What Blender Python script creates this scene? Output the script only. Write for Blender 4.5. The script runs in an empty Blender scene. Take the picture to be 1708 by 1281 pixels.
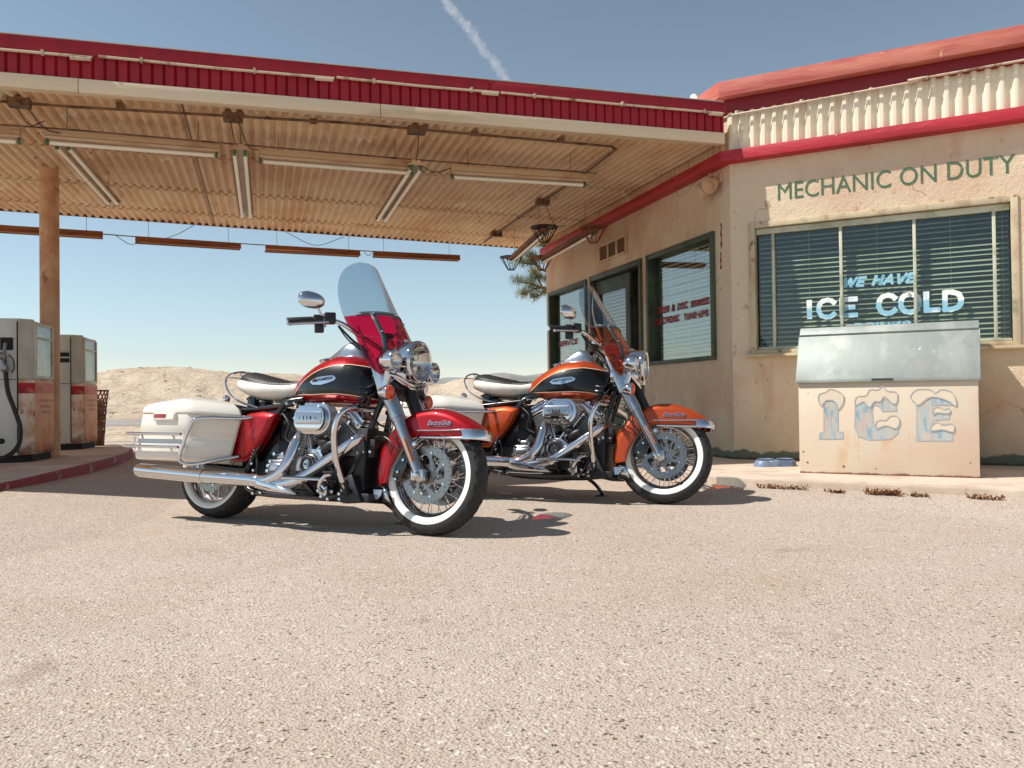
import bpy, bmesh, math, random
from math import sin, cos, pi, radians, sqrt, atan2
from mathutils import Matrix, Vector

SC = bpy.context.scene
COL = SC.collection

# ---------------------------------------------------------------- camera
# world axes: X runs along the canopy front, Y runs away along the shop wall, Z up
CAM_H = 0.74
cd = bpy.data.cameras.new('camera')
cam = bpy.data.objects.new('camera', cd)
COL.objects.link(cam)
yaw, pitch, roll = 0.285751849, 0.0144966529, -0.0128886568
_f = Vector((sin(yaw) * cos(pitch), cos(yaw) * cos(pitch), sin(pitch)))
_r = Vector((cos(yaw), -sin(yaw), 0))
_u = _r.cross(_f)
_r2 = cos(roll) * _r + sin(roll) * _u
_u2 = -sin(roll) * _r + cos(roll) * _u
mw = Matrix.Identity(4)
for i in range(3):
    mw[i][0], mw[i][1], mw[i][2] = _r2[i], _u2[i], -_f[i]
mw[2][3] = CAM_H
cam.matrix_world = mw
cd.sensor_width = 36
cd.lens = 36 * 1418.398 / 1708
cd.clip_start = 0.05
cd.clip_end = 20000
SC.camera = cam

# ---------------------------------------------------------------- sky and sun
SUN_EL, SUN_AZ = radians(52), radians(-8)      # light travels along (cos az, sin az)
w = bpy.data.worlds.new('World')
SC.world = w
w.use_nodes = True
nt = w.node_tree
bg = nt.nodes['Background']
sky = nt.nodes.new('ShaderNodeTexSky')
sky.sky_type = 'NISHITA'
sky.sun_disc = False
sky.sun_elevation = SUN_EL
to_sun = Vector((-cos(SUN_AZ) * cos(SUN_EL), -sin(SUN_AZ) * cos(SUN_EL), sin(SUN_EL)))
sky.sun_rotation = atan2(to_sun.x, to_sun.y)
sky.air_density = 1.0
sky.dust_density = 0.0
sky.ozone_density = 4.0
hs = nt.nodes.new('ShaderNodeHueSaturation')
hs.inputs['Saturation'].default_value = 0.58
hs.inputs['Hue'].default_value = 0.48
nt.links.new(sky.outputs[0], hs.inputs['Color'])
gm = nt.nodes.new('ShaderNodeGamma')
gm.inputs[1].default_value = 1.3
nt.links.new(hs.outputs[0], gm.inputs[0])
nt.links.new(gm.outputs[0], bg.inputs[0])
bg.inputs[1].default_value = 0.056
sd = bpy.data.lights.new('sun', 'SUN')
sun = bpy.data.objects.new('sun', sd)
COL.objects.link(sun)
sd.energy = 4.2
sd.angle = radians(0.5)
sd.color = (1.0, 0.95, 0.88)
sun.rotation_euler = (-to_sun).to_track_quat('-Z', 'Y').to_euler()
sun.location = (-8, 3, 12)
SC.view_settings.view_transform = 'Standard'
SC.view_settings.look = 'None'
SC.view_settings.exposure = 0.35
SC.view_settings.gamma = 1.0
SC.cycles.max_bounces = 10
SC.cycles.transparent_max_bounces = 24
SC.cycles.glossy_bounces = 5
SC.cycles.volume_bounces = 4
SC.cycles.transmission_bounces = 6
SC.cycles.caustics_reflective = False
SC.cycles.caustics_refractive = False
SC.cycles.sample_clamp_indirect = 6.0
try:
    SC.cycles.use_denoising = True
except Exception:
    pass

# ---------------------------------------------------------------- materials
def srgb(r, g, b):
    f = lambda c: (c / 12.92) if c <= 0.04045 else ((c + 0.055) / 1.055) ** 2.4
    return (f(r / 255), f(g / 255), f(b / 255))

def _val(ntree, v):
    return v

def mk(name, col, rough=0.5, metal=0.0, layers=(), bump=(), coat=0.0, spec=0.5, rvar=0.0, attr=None, coat_rough=0.03, sheen=0.0):
    """principled material; layers = dicts of weathering with a shape of their own"""
    m = bpy.data.materials.new(name)
    m.use_nodes = True
    t = m.node_tree
    N, L = t.nodes, t.links
    b = N['Principled BSDF']
    b.inputs['Roughness'].default_value = rough
    b.inputs['Metallic'].default_value = metal
    b.inputs['Specular IOR Level'].default_value = spec
    b.inputs['Coat Weight'].default_value = coat
    b.inputs['Coat Roughness'].default_value = coat_rough
    tc = N.new('ShaderNodeTexCoord')

    def noise(s, d=4.0, st=None, kind='noise', seed=0.0):
        src = tc.outputs['Object']
        if st or seed:
            mp = N.new('ShaderNodeMapping')
            mp.inputs['Scale'].default_value = st or (1, 1, 1)
            mp.inputs['Location'].default_value = (seed, seed * 1.7, seed * 0.6)
            L.new(src, mp.inputs[0]); src = mp.outputs[0]
        if kind == 'voronoi':
            n = N.new('ShaderNodeTexVoronoi'); n.inputs['Scale'].default_value = s
            L.new(src, n.inputs['Vector']); return n.outputs['Distance']
        if kind == 'crack':
            dn = N.new('ShaderNodeTexNoise'); dn.inputs['Scale'].default_value = s * 2.5; dn.inputs['Detail'].default_value = 4
            L.new(src, dn.inputs['Vector'])
            va = N.new('ShaderNodeVectorMath'); va.operation = 'MULTIPLY_ADD'
            L.new(dn.outputs['Color'], va.inputs[0]); va.inputs[1].default_value = (0.5 / s, 0.5 / s, 0.5 / s); L.new(src, va.inputs[2])
            n = N.new('ShaderNodeTexVoronoi'); n.feature = 'DISTANCE_TO_EDGE'; n.inputs['Scale'].default_value = s
            L.new(va.outputs[0], n.inputs['Vector']); return n.outputs['Distance']
        if kind == 'cell':
            n = N.new('ShaderNodeTexVoronoi'); n.inputs['Scale'].default_value = s
            L.new(src, n.inputs['Vector'])
            sp = N.new('ShaderNodeSeparateColor'); L.new(n.outputs['Color'], sp.inputs[0]); return sp.outputs[0]
        n = N.new('ShaderNodeTexNoise')
        n.inputs['Scale'].default_value = s
        n.inputs['Detail'].default_value = d
        n.inputs['Roughness'].default_value = 0.6
        L.new(src, n.inputs['Vector'])
        return n.outputs[0]

    def mrange(sock, lo, hi, a=0.0, bb=1.0):
        r = N.new('ShaderNodeMapRange')
        r.interpolation_type = 'SMOOTHSTEP'
        r.inputs[1].default_value = lo; r.inputs[2].default_value = hi
        r.inputs[3].default_value = a; r.inputs[4].default_value = bb
        L.new(sock, r.inputs[0]); return r.outputs[0]

    rgb = N.new('ShaderNodeRGB'); rgb.outputs[0].default_value = (*col, 1)
    cur = rgb.outputs[0]
    rcur = mcur = None
    for ly in layers:
        k = ly.get('kind', 'noise')
        if k == 'z':            # painted / soiled band by height with a ragged edge
            sx = N.new('ShaderNodeSeparateXYZ'); L.new(tc.outputs['Object'], sx.inputs[0])
            nz = noise(ly.get('s', 6), 5, ly.get('st'), seed=ly.get('seed', 0))
            ma = N.new('ShaderNodeMath'); ma.operation = 'MULTIPLY_ADD'
            L.new(nz, ma.inputs[0]); ma.inputs[1].default_value = ly.get('amp', 0.1); L.new(sx.outputs[2], ma.inputs[2])
            fac = mrange(ma.outputs[0], ly['lo'], ly['hi'])
        elif k == 'attr':
            at = N.new('ShaderNodeAttribute'); at.attribute_name = ly['name']
            fac = mrange(at.outputs['Fac'], ly['lo'], ly['hi'])
        else:
            fac = mrange(noise(ly.get('s', 5), ly.get('d', 5), ly.get('st'), k, ly.get('seed', 0)), ly['lo'], ly['hi'])
        if 'mask' in ly:
            k2 = ly['mask']
            f2 = mrange(noise(k2.get('s', 1), 3, k2.get('st'), seed=k2.get('seed', 3)), k2['lo'], k2['hi'])
            mm = N.new('ShaderNodeMath'); mm.operation = 'MULTIPLY'
            L.new(fac, mm.inputs[0]); L.new(f2, mm.inputs[1]); fac = mm.outputs[0]
        if ly.get('f', 1.0) != 1.0:
            mm = N.new('ShaderNodeMath'); mm.operation = 'MULTIPLY'
            L.new(fac, mm.inputs[0]); mm.inputs[1].default_value = ly['f']; fac = mm.outputs[0]
        mx = N.new('ShaderNodeMix'); mx.data_type = 'RGBA'
        L.new(fac, mx.inputs[0]); L.new(cur, mx.inputs[6]); mx.inputs[7].default_value = (*ly['c'], 1)
        cur = mx.outputs[2]
        if 'metal' in ly or 'rough' in ly:
            if 'rough' in ly:
                r = N.new('ShaderNodeMix')
                L.new(fac, r.inputs[0])
                if rcur is None: r.inputs[2].default_value = rough
                else: L.new(rcur, r.inputs[2])
                r.inputs[3].default_value = ly['rough']; rcur = r.outputs[0]
            if 'metal' in ly:
                r = N.new('ShaderNodeMix')
                L.new(fac, r.inputs[0])
                if mcur is None: r.inputs[2].default_value = metal
                else: L.new(mcur, r.inputs[2])
                r.inputs[3].default_value = ly['metal']; mcur = r.outputs[0]
                L.new(mcur, b.inputs['Metallic'])
    L.new(cur, b.inputs['Base Color'])
    if rcur is not None:
        L.new(rcur, b.inputs['Roughness'])
    elif rvar:
        r = mrange(noise(9, 4), 0.3, 0.7, max(0, rough - rvar), min(1, rough + rvar))
        L.new(r, b.inputs['Roughness'])
    prev = None
    for bp in bump:
        s, dist = bp[0], bp[1]
        kind = bp[2] if len(bp) > 2 else 'noise'
        st = bp[3] if len(bp) > 3 else None
        bn = N.new('ShaderNodeBump')
        bn.inputs['Strength'].default_value = 1.0
        bn.inputs['Distance'].default_value = dist
        L.new(noise(s, 5, st, kind), bn.inputs['Height'])
        if prev is not None: L.new(prev, bn.inputs['Normal'])
        prev = bn.outputs[0]
    if prev is not None:
        L.new(prev, b.inputs['Normal'])
    return m

def clear_mat(name, tint, rough=0.0, ior=1.45, gain=1.0, refl=(1, 1, 1)):
    """thin sheet of glass or acrylic: light passes tinted, the surface mirrors by Fresnel"""
    m = bpy.data.materials.new(name)
    m.use_nodes = True
    t = m.node_tree
    N, L = t.nodes, t.links
    out = N['Material Output']
    N.remove(N['Principled BSDF'])
    tr = N.new('ShaderNodeBsdfTransparent'); tr.inputs[0].default_value = (*tint, 1)
    gl = N.new('ShaderNodeBsdfGlossy'); gl.inputs['Roughness'].default_value = rough
    gl.inputs[0].default_value = (*refl, 1)
    lw = N.new('ShaderNodeLayerWeight'); lw.inputs['Blend'].default_value = 0.5
    pw = N.new('ShaderNodeMath'); pw.operation = 'POWER'; pw.inputs[1].default_value = 4.0
    L.new(lw.outputs['Facing'], pw.inputs[0])
    f0 = ((ior - 1) / (ior + 1)) ** 2 * gain
    ml = N.new('ShaderNodeMath'); ml.operation = 'MULTIPLY_ADD'; ml.use_clamp = True
    L.new(pw.outputs[0], ml.inputs[0]); ml.inputs[1].default_value = (1 - f0) * 0.8; ml.inputs[2].default_value = f0
    mx = N.new('ShaderNodeMixShader')
    L.new(ml.outputs[0], mx.inputs[0]); L.new(tr.outputs[0], mx.inputs[1]); L.new(gl.outputs[0], mx.inputs[2])
    L.new(mx.outputs[0], out.inputs[0])
    return m

# ---------------------------------------------------------------- mesh helpers
def V(*a): return Vector(a)

def cr(pts, n=6, closed=False):
    """Catmull-Rom through the points"""
    P = [Vector(p) for p in pts]
    out = []
    m = len(P)
    rng = range(m) if closed else range(m - 1)
    for i in rng:
        p1, p2 = P[i], P[(i + 1) % m]
        p0 = P[i - 1] if (i > 0 or closed) else p1 * 2 - p2
        p3 = P[(i + 2) % m] if (i + 2 < m or closed) else p2 * 2 - p1
        for k in range(n):
            t = k / n
            out.append(0.5 * ((2 * p1) + (-p0 + p2) * t + (2 * p0 - 5 * p1 + 4 * p2 - p3) * t * t + (-p0 + 3 * p1 - 3 * p2 + p3) * t ** 3))
    if not closed: out.append(P[-1])
    return out

def lerp_tab(tab, x):
    """piecewise-linear lookup in [(x, a, b, ...)]"""
    if x <= tab[0][0]: return tab[0][1:]
    for a, b in zip(tab, tab[1:]):
        if x <= b[0]:
            t = (x - a[0]) / (b[0] - a[0])
            return tuple(p + (q - p) * t for p, q in zip(a[1:], b[1:]))
    return tab[-1][1:]

def smooth_tab(tab, x):
    """monotone cubic lookup, so lofted bodies show no creases"""
    n = len(tab)
    if x <= tab[0][0]: return tab[0][1:]
    if x >= tab[-1][0]: return tab[-1][1:]
    i = 0
    while tab[i + 1][0] < x: i += 1
    out = []
    h = tab[i + 1][0] - tab[i][0]; t = (x - tab[i][0]) / h
    for c in range(1, len(tab[0])):
        def dl(k): return (tab[k + 1][c] - tab[k][c]) / (tab[k + 1][0] - tab[k][0])
        def sl(k):
            if k == 0: return dl(0)
            if k == n - 1: return dl(n - 2)
            p, q = dl(k - 1), dl(k)
            return 0.0 if p * q <= 0 else 2 * p * q / (p + q)
        m0, m1 = sl(i), sl(i + 1)
        y0, y1 = tab[i][c], tab[i + 1][c]
        out.append((2 * t ** 3 - 3 * t * t + 1) * y0 + (t ** 3 - 2 * t * t + t) * h * m0 + (-2 * t ** 3 + 3 * t * t) * y1 + (t ** 3 - t * t) * h * m1)
    return tuple(out)

# brush strokes of hand-painted capitals in a unit box
STROKES = {
 'I': (0.16, [[(0.08, 0), (0.08, 1)]]),
 'C': (0.66, [[(0.66, 0.80), (0.54, 0.95), (0.36, 1.0), (0.14, 0.88), (0.04, 0.5), (0.14, 0.12), (0.36, 0.0), (0.54, 0.05), (0.66, 0.20)]]),
 'E': (0.52, [[(0.06, 0), (0.06, 1)], [(0.06, 0.96), (0.52, 0.96)], [(0.06, 0.5), (0.44, 0.5)], [(0.06, 0.04), (0.52, 0.04)]]),
 'O': (0.74, [[(0.37, 1.0), (0.13, 0.87), (0.04, 0.5), (0.13, 0.13), (0.37, 0.0), (0.61, 0.13), (0.70, 0.5), (0.61, 0.87), (0.37, 1.0)]]),
 'L': (0.50, [[(0.06, 1), (0.06, 0)], [(0.06, 0.05), (0.50, 0.05)]]),
 'D': (0.66, [[(0.06, 0), (0.06, 1)], [(0.06, 0.96), (0.30, 0.96), (0.54, 0.82), (0.62, 0.5), (0.54, 0.18), (0.30, 0.04), (0.06, 0.04)]]),
 'W': (0.90, [[(0.02, 1), (0.24, 0)], [(0.24, 0), (0.45, 0.9)], [(0.45, 0.9), (0.66, 0)], [(0.66, 0), (0.88, 1)]]),
 'H': (0.62, [[(0.06, 0), (0.06, 1)], [(0.56, 0), (0.56, 1)], [(0.06, 0.5), (0.56, 0.5)]]),
 'A': (0.66, [[(0.02, 0), (0.33, 1)], [(0.33, 1), (0.64, 0)], [(0.14, 0.32), (0.52, 0.32)]]),
 'V': (0.62, [[(0.02, 1), (0.31, 0)], [(0.31, 0), (0.60, 1)]]),
 'R': (0.60, [[(0.06, 0), (0.06, 1)], [(0.06, 0.96), (0.36, 0.96), (0.54, 0.86), (0.54, 0.62), (0.36, 0.52), (0.06, 0.52)], [(0.30, 0.5), (0.58, 0)]]),
 'N': (0.66, [[(0.06, 0), (0.06, 1)], [(0.06, 1), (0.60, 0)], [(0.60, 0), (0.60, 1)]]),
 'K': (0.60, [[(0.06, 0), (0.06, 1)], [(0.06, 0.45), (0.56, 1)], [(0.22, 0.58), (0.58, 0)]]),
 'S': (0.54, [[(0.50, 0.82), (0.38, 0.97), (0.18, 0.96), (0.06, 0.80), (0.14, 0.60), (0.40, 0.44), (0.50, 0.24), (0.40, 0.05), (0.18, 0.02), (0.04, 0.18)]]),
 'U': (0.62, [[(0.06, 1), (0.06, 0.30), (0.16, 0.06), (0.31, 0.0), (0.46, 0.06), (0.56, 0.30), (0.56, 1)]]),
 'M': (0.80, [[(0.06, 0), (0.10, 1)], [(0.10, 1), (0.40, 0.15)], [(0.40, 0.15), (0.70, 1)], [(0.70, 1), (0.74, 0)]]),
 'B': (0.58, [[(0.06, 0), (0.06, 1)], [(0.06, 0.96), (0.34, 0.96), (0.50, 0.86), (0.50, 0.66), (0.34, 0.54), (0.06, 0.54)], [(0.34, 0.54), (0.54, 0.42), (0.54, 0.16), (0.36, 0.04), (0.06, 0.04)]]),
 'T': (0.58, [[(0.02, 0.96), (0.56, 0.96)], [(0.29, 0.96), (0.29, 0)]]),
 'P': (0.56, [[(0.06, 0), (0.06, 1)], [(0.06, 0.96), (0.36, 0.96), (0.52, 0.86), (0.52, 0.60), (0.36, 0.48), (0.06, 0.48)]]),
 '&': (0.66, [[(0.62, 0.0), (0.20, 0.66), (0.20, 0.88), (0.34, 1.0), (0.46, 0.86), (0.40, 0.66), (0.10, 0.36), (0.08, 0.14), (0.24, 0.0), (0.44, 0.08), (0.60, 0.40)]]),
 '-': (0.34, [[(0.04, 0.5), (0.32, 0.5)]]),
 ' ': (0.30, []),
}

class MB:
    def __init__(s):
        s.v, s.f, s.m, s.cur, s.attr = [], [], [], 0, None
    def mat(s, i):
        s.cur = i; return s
    def add(s, vs, fs):
        o = len(s.v)
        s.v += [tuple(p) for p in vs]
        for f in fs:
            s.f.append(tuple(o + i for i in f)); s.m.append(s.cur)
        return s
    def box(s, c, d, R=None):
        x, y, z = d[0] / 2, d[1] / 2, d[2] / 2
        vs = [V(a * x, b * y, e * z) for a in (-1, 1) for b in (-1, 1) for e in (-1, 1)]
        if R is not None: vs = [R @ p for p in vs]
        c = Vector(c)
        return s.add([p + c for p in vs], [(0, 1, 3, 2), (4, 6, 7, 5), (0, 4, 5, 1), (2, 3, 7, 6), (0, 2, 6, 4), (1, 5, 7, 3)])
    def lohi(s, lo, hi):
        return s.box([(a + b) / 2 for a, b in zip(lo, hi)], [abs(b - a) for a, b in zip(lo, hi)])
    def bar(s, p0, p1, wd, ht, up=(0, 0, 1)):
        """box from p0 to p1"""
        p0, p1 = Vector(p0), Vector(p1)
        x = (p1 - p0); l = x.length; x.normalize()
        u = Vector(up); y = u.cross(x).normalized(); z = x.cross(y)
        R = Matrix((x, y, z)).transposed()
        return s.box((p0 + p1) / 2, (l, wd, ht), R)
    def rings(s, rs, closed_u=True, caps=True, closed_v=False):
        n = len(rs[0]); vs = [p for r in rs for p in r]; fs = []
        mrows = len(rs)
        for i in range(mrows if closed_v else mrows - 1):
            i2 = (i + 1) % mrows
            for j in range(n if closed_u else n - 1):
                j2 = (j + 1) % n
                fs.append((i * n + j, i * n + j2, i2 * n + j2, i2 * n + j))
        if caps and not closed_v:
            fs.append(tuple(range(n))[::-1]); fs.append(tuple((mrows - 1) * n + k for k in range(n)))
        return s.add(vs, fs)
    def tube(s, pts, r, seg=10, closed=False, caps=True):
        P = [Vector(p) for p in pts]
        m = len(P)
        rs = r if isinstance(r, (list, tuple)) else [r] * m
        rings = []; prev = None
        for i in range(m):
            if closed: t = P[(i + 1) % m] - P[i - 1]
            elif i == 0: t = P[1] - P[0]
            elif i == m - 1: t = P[-1] - P[-2]
            else: t = P[i + 1] - P[i - 1]
            t.normalize()
            if prev is None:
                a = V(0, 0, 1) if abs(t.z) < 0.9 else V(1, 0, 0)
                n = t.cross(a).normalized()
            else:
                n = (prev - t * prev.dot(t)).normalized()
            prev = n; b = t.cross(n)
            rings.append([P[i] + (n * cos(2 * pi * k / seg) + b * sin(2 * pi * k / seg)) * rs[i] for k in range(seg)])
        return s.rings(rings, True, caps, closed)
    def lathe(s, prof, o=(0, 0, 0), ax=(0, 1, 0), seg=32, closed=False, caps=True):
        """prof = [(distance along the axis, radius)]"""
        o = Vector(o); ax = Vector(ax).normalized()
        a = V(0, 0, 1) if abs(ax.z) < 0.9 else V(1, 0, 0)
        n = ax.cross(a).normalized(); b = ax.cross(n)
        rs = [[o + ax * d + (n * cos(2 * pi * k / seg) + b * sin(2 * pi * k / seg)) * max(r, 1e-5) for k in range(seg)] for d, r in prof]
        return s.rings(rs, True, caps and not closed, closed)
    def prism(s, poly, f0, f1):
        """poly: 2D points; f0, f1 map a 2D point to the two end planes"""
        n = len(poly)
        vs = [f0(*p) for p in poly] + [f1(*p) for p in poly]
        fs = [tuple(range(n))[::-1], tuple(range(n, 2 * n))] + [(i, (i + 1) % n, n + (i + 1) % n, n + i) for i in range(n)]
        return s.add(vs, fs)
    def xz(s, poly, y0, y1):
        return s.prism(poly, lambda x, z: (x, y0, z), lambda x, z: (x, y1, z))
    def xy(s, poly, z0, z1):
        return s.prism(poly, lambda x, y: (x, y, z0), lambda x, y: (x, y, z1))
    def ell(s, c, r, seg=20, rg=12, R=None):
        c = Vector(c); rs = []
        for i in range(rg + 1):
            a = -pi / 2 + pi * i / rg
            q = max(cos(a), 1e-4)
            ring = [V(r[0] * q * cos(2 * pi * k / seg), r[1] * q * sin(2 * pi * k / seg), r[2] * sin(a)) for k in range(seg)]
            if R is not None: ring = [R @ p for p in ring]
            rs.append([c + p for p in ring])
        return s.rings(rs)
    def text(s, txt, size, M, depth=0.004, shear=0.0, spacing=1.0, offset=0.0, align='LEFT', width=None):
        cu = bpy.data.curves.new('lettering', 'FONT')
        cu.body = txt; cu.size = size; cu.extrude = depth / 2; cu.shear = shear; cu.space_character = spacing
        cu.offset = offset; cu.align_x = align; cu.resolution_u = 4
        ob = bpy.data.objects.new('lettering', cu); COL.objects.link(ob)
        dg = bpy.context.evaluated_depsgraph_get()
        me = bpy.data.meshes.new_from_object(ob.evaluated_get(dg))
        xs = [v.co.x for v in me.vertices]
        k = 1.0
        if width and xs: k = width / (max(xs) - min(xs))
        x0 = min(xs) if (width and xs) else 0
        s.add([M @ V((v.co.x - x0) * k if width else v.co.x, v.co.y, v.co.z + depth / 2) for v in me.vertices], [tuple(p.vertices) for p in me.polygons])
        bpy.data.objects.remove(ob); bpy.data.meshes.remove(me); bpy.data.curves.remove(cu)
        return s
    def brush(s, txt, x0, x1, z0, z1, M, wd, shear=0.0, gap=0.16):
        """hand-lettering: ribbons of width wd laid on the plane M, each 0.2 mm above the last"""
        tot = sum(STROKES[c][0] for c in txt) + gap * (len(txt) - 1)
        k = (x1 - x0) / tot; h = z1 - z0; x = x0; lay = 0
        for c in txt:
            wl, sts = STROKES[c]
            for st in sts:
                pts = [V(x + px * k + shear * pz * h, z0 + wd / 2 + pz * (h - wd), 0) for px, pz in st]
                if len(pts) > 2: pts = cr(pts, 6)
                n = len(pts); A, B = [], []
                for i in range(n):
                    t = (pts[min(i + 1, n - 1)] - pts[max(i - 1, 0)]).normalized()
                    nn = V(-t.y, t.x, 0) * wd / 2 * (1 + 0.08 * sin(i * 1.3 + lay))
                    e = t * (wd * 0.28) * (1 if i == n - 1 else -1 if i == 0 else 0)
                    A.append(M @ (pts[i] + nn + e + V(0, 0, 0.0003 * (lay % 7)))); B.append(M @ (pts[i] - nn + e + V(0, 0, 0.0003 * (lay % 7))))
                s.rings([A, B], False, False); lay += 1
            x += (wl + gap) * k
        return s
    def xf(s, M, start=0):
        s.v[start:] = [tuple(M @ Vector(p)) for p in s.v[start:]]
        return s
    def build(s, name, mats, parent=None, bevel=0.0, smooth=40, bseg=2, weld=False):
        me = bpy.data.meshes.new(name)
        me.from_pydata(s.v, [], s.f)
        if not isinstance(mats, (list, tuple)): mats = [mats]
        for m in mats: me.materials.append(m)
        me.polygons.foreach_set('material_index', s.m)
        if s.attr is not None:
            a = me.attributes.new('sd', 'FLOAT', 'POINT'); a.data.foreach_set('value', s.attr)
        bm = bmesh.new(); bm.from_mesh(me)
        if weld: bmesh.ops.remove_doubles(bm, verts=bm.verts, dist=1e-5)
        bmesh.ops.recalc_face_normals(bm, faces=bm.faces)
        if bevel:
            es = [e for e in bm.edges if len(e.link_faces) == 2 and e.calc_face_angle(0) > radians(35)]
            bmesh.ops.bevel(bm, geom=es, offset=bevel, segments=bseg, affect='EDGES', profile=0.5, clamp_overlap=True)
        bm.to_mesh(me); bm.free()
        if smooth:
            me.polygons.foreach_set('use_smooth', [True] * len(me.polygons))
            me.set_sharp_from_angle(angle=radians(smooth))
        ob = bpy.data.objects.new(name, me)
        COL.objects.link(ob)
        if parent is not None: ob.parent = parent
        return ob

def tag(o, label=None, cat=None, group=None, kind=None):
    if label: o['label'] = label
    if cat: o['category'] = cat
    if group: o['group'] = group
    if kind: o['kind'] = kind
    return o

def thing(name, label, cat, loc=(0, 0, 0), rz=0.0, group=None, M=None):
    o = bpy.data.objects.new(name, None)
    COL.objects.link(o)
    o.empty_display_size = 0.1
    if M is not None: o.matrix_world = M
    else:
        o.location = loc; o.rotation_euler = (0, 0, rz)
    return tag(o, label, cat, group)

def frame_mat(o, x, y):
    """matrix whose x, y axes are given and z = x cross y"""
    x = Vector(x).normalized(); y = Vector(y).normalized(); z = x.cross(y)
    M = Matrix.Identity(4)
    for i in range(3):
        M[i][0], M[i][1], M[i][2], M[i][3] = x[i], y[i], z[i], o[i]
    return M
# ================================================================ SETTING
random.seed(7)
# ---- materials of the place
M_ground = mk('worn_asphalt', srgb(192, 177, 162), 0.95, layers=[
    dict(c=srgb(184, 166, 148), s=0.8, lo=0.42, hi=0.62, f=0.6),
    dict(c=srgb(208, 192, 178), s=0.35, lo=0.5, hi=0.68, f=0.6, seed=9),
    dict(c=srgb(196, 164, 136), s=2.2, lo=0.60, hi=0.72, f=0.35, seed=5),
    dict(c=srgb(218, 204, 190), s=200, kind='cell', lo=0.5, hi=0.9, f=0.4),
    dict(c=srgb(162, 140, 124), s=230, kind='cell', lo=0.76, hi=0.84, f=0.5, seed=3),
    dict(c=srgb(232, 222, 210), s=95, kind='cell', lo=0.94, hi=0.96, f=0.6, seed=2),
    dict(c=srgb(118, 100, 88), s=140, kind='cell', lo=0.945, hi=0.955, f=0.75, seed=8),
    dict(c=srgb(74, 64, 58), s=115, kind='cell', lo=0.988, hi=0.990, f=0.85, seed=6),
    dict(c=srgb(176, 152, 118), s=0.55, lo=0.56, hi=0.76, f=0.28, seed=21),
    dict(c=srgb(146, 126, 110), s=3.3, lo=0.62, hi=0.74, f=0.4, seed=13),
    dict(c=srgb(120, 108, 100), s=1.4, st=(1, 2.2, 1), lo=0.70, hi=0.76, f=0.35, seed=31),
], bump=[(120, 0.0042, 'voronoi'), (240, 0.003), (22, 0.004), (1.1, 0.02)], spec=0.2)
M_desert = mk('desert_sand', srgb(200, 182, 160), 0.95, layers=[
    dict(c=srgb(184, 162, 140), s=0.25, lo=0.4, hi=0.65),
    dict(c=srgb(214, 198, 176), s=0.9, lo=0.52, hi=0.7, f=0.8),
    dict(c=srgb(152, 132, 112), s=2.4, lo=0.60, hi=0.70, f=0.7, seed=4),
    dict(c=srgb(132, 116, 96), s=7, lo=0.63, hi=0.70, f=0.6)], bump=[(0.8, 0.4), (4, 0.1)], spec=0.1)
M_road = mk('road_asphalt', srgb(150, 142, 134), 0.9, layers=[dict(c=srgb(168, 160, 150), s=0.5, lo=0.4, hi=0.7)], bump=[(60, 0.005)])
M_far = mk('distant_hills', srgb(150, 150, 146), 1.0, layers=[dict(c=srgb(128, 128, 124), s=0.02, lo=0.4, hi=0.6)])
M_conc = mk('pale_concrete', srgb(204, 186, 168), 0.9, layers=[
    dict(c=srgb(178, 158, 140), s=2.5, lo=0.42, hi=0.65, f=0.8),
    dict(c=srgb(120, 100, 88), s=9, lo=0.62, hi=0.74, f=0.6)], bump=[(40, 0.004), (4, 0.01)])
M_kerbred = mk('worn_red_kerb_paint', srgb(150, 44, 46), 0.7, layers=[
    dict(c=srgb(176, 140, 122), s=7, lo=0.60, hi=0.66),
    dict(c=srgb(110, 34, 36), s=3, lo=0.5, hi=0.7)], bump=[(30, 0.004)])
STUC = srgb(228, 208, 180)
M_stucco = mk('peach_stucco', STUC, 0.9, layers=[
    dict(c=srgb(216, 182, 154), s=0.9, lo=0.44, hi=0.62, f=0.7),
    dict(c=srgb(206, 160, 128), s=0.55, lo=0.52, hi=0.70, f=0.8, seed=11),
    dict(c=srgb(222, 208, 176), s=1.7, lo=0.52, hi=0.72, f=0.6, seed=5),
    dict(c=srgb(202, 138, 100), s=2.2, st=(1, 1, 0.22), lo=0.60, hi=0.74, f=0.5, seed=2),
    dict(c=srgb(158, 118, 92), s=11, lo=0.62, hi=0.72, f=0.5),
    dict(c=srgb(150, 150, 118), kind='z', s=2.2, amp=0.7, lo=1.08, hi=0.55, f=0.22, seed=6),
    dict(c=srgb(104, 92, 70), s=26, lo=0.68, hi=0.74, f=0.6, mask=dict(s=1.2, lo=0.45, hi=0.6)),
    dict(c=srgb(92, 106, 94), kind='z', s=5, amp=0.14, lo=0.262, hi=0.240, f=0.9),
    dict(c=srgb(120, 92, 72), s=0.9, kind='crack', lo=0.008, hi=0.002, f=0.45, mask=dict(s=0.9, lo=0.52, hi=0.60, seed=17)),
    dict(c=srgb(84, 70, 56), kind='z', s=12, amp=0.07, lo=0.165, hi=0.145, f=0.8),
], bump=[(95, 0.006), (28, 0.007), (5, 0.008)], spec=0.15)
M_pinkstucco = M_stucco
M_coral = mk('coral_painted_wood', srgb(184, 98, 86), 0.65, layers=[
    dict(c=srgb(206, 128, 106), s=3, st=(0.35, 0.35, 2.5), lo=0.45, hi=0.7, f=0.8),
    dict(c=srgb(168, 70, 64), s=6, st=(0.3, 0.3, 3), lo=0.52, hi=0.66, f=0.8),
    dict(c=srgb(222, 186, 150), s=17, lo=0.69, hi=0.72)], bump=[(25, 0.003, 'noise', (0.4, 0.4, 2.5))])
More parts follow.
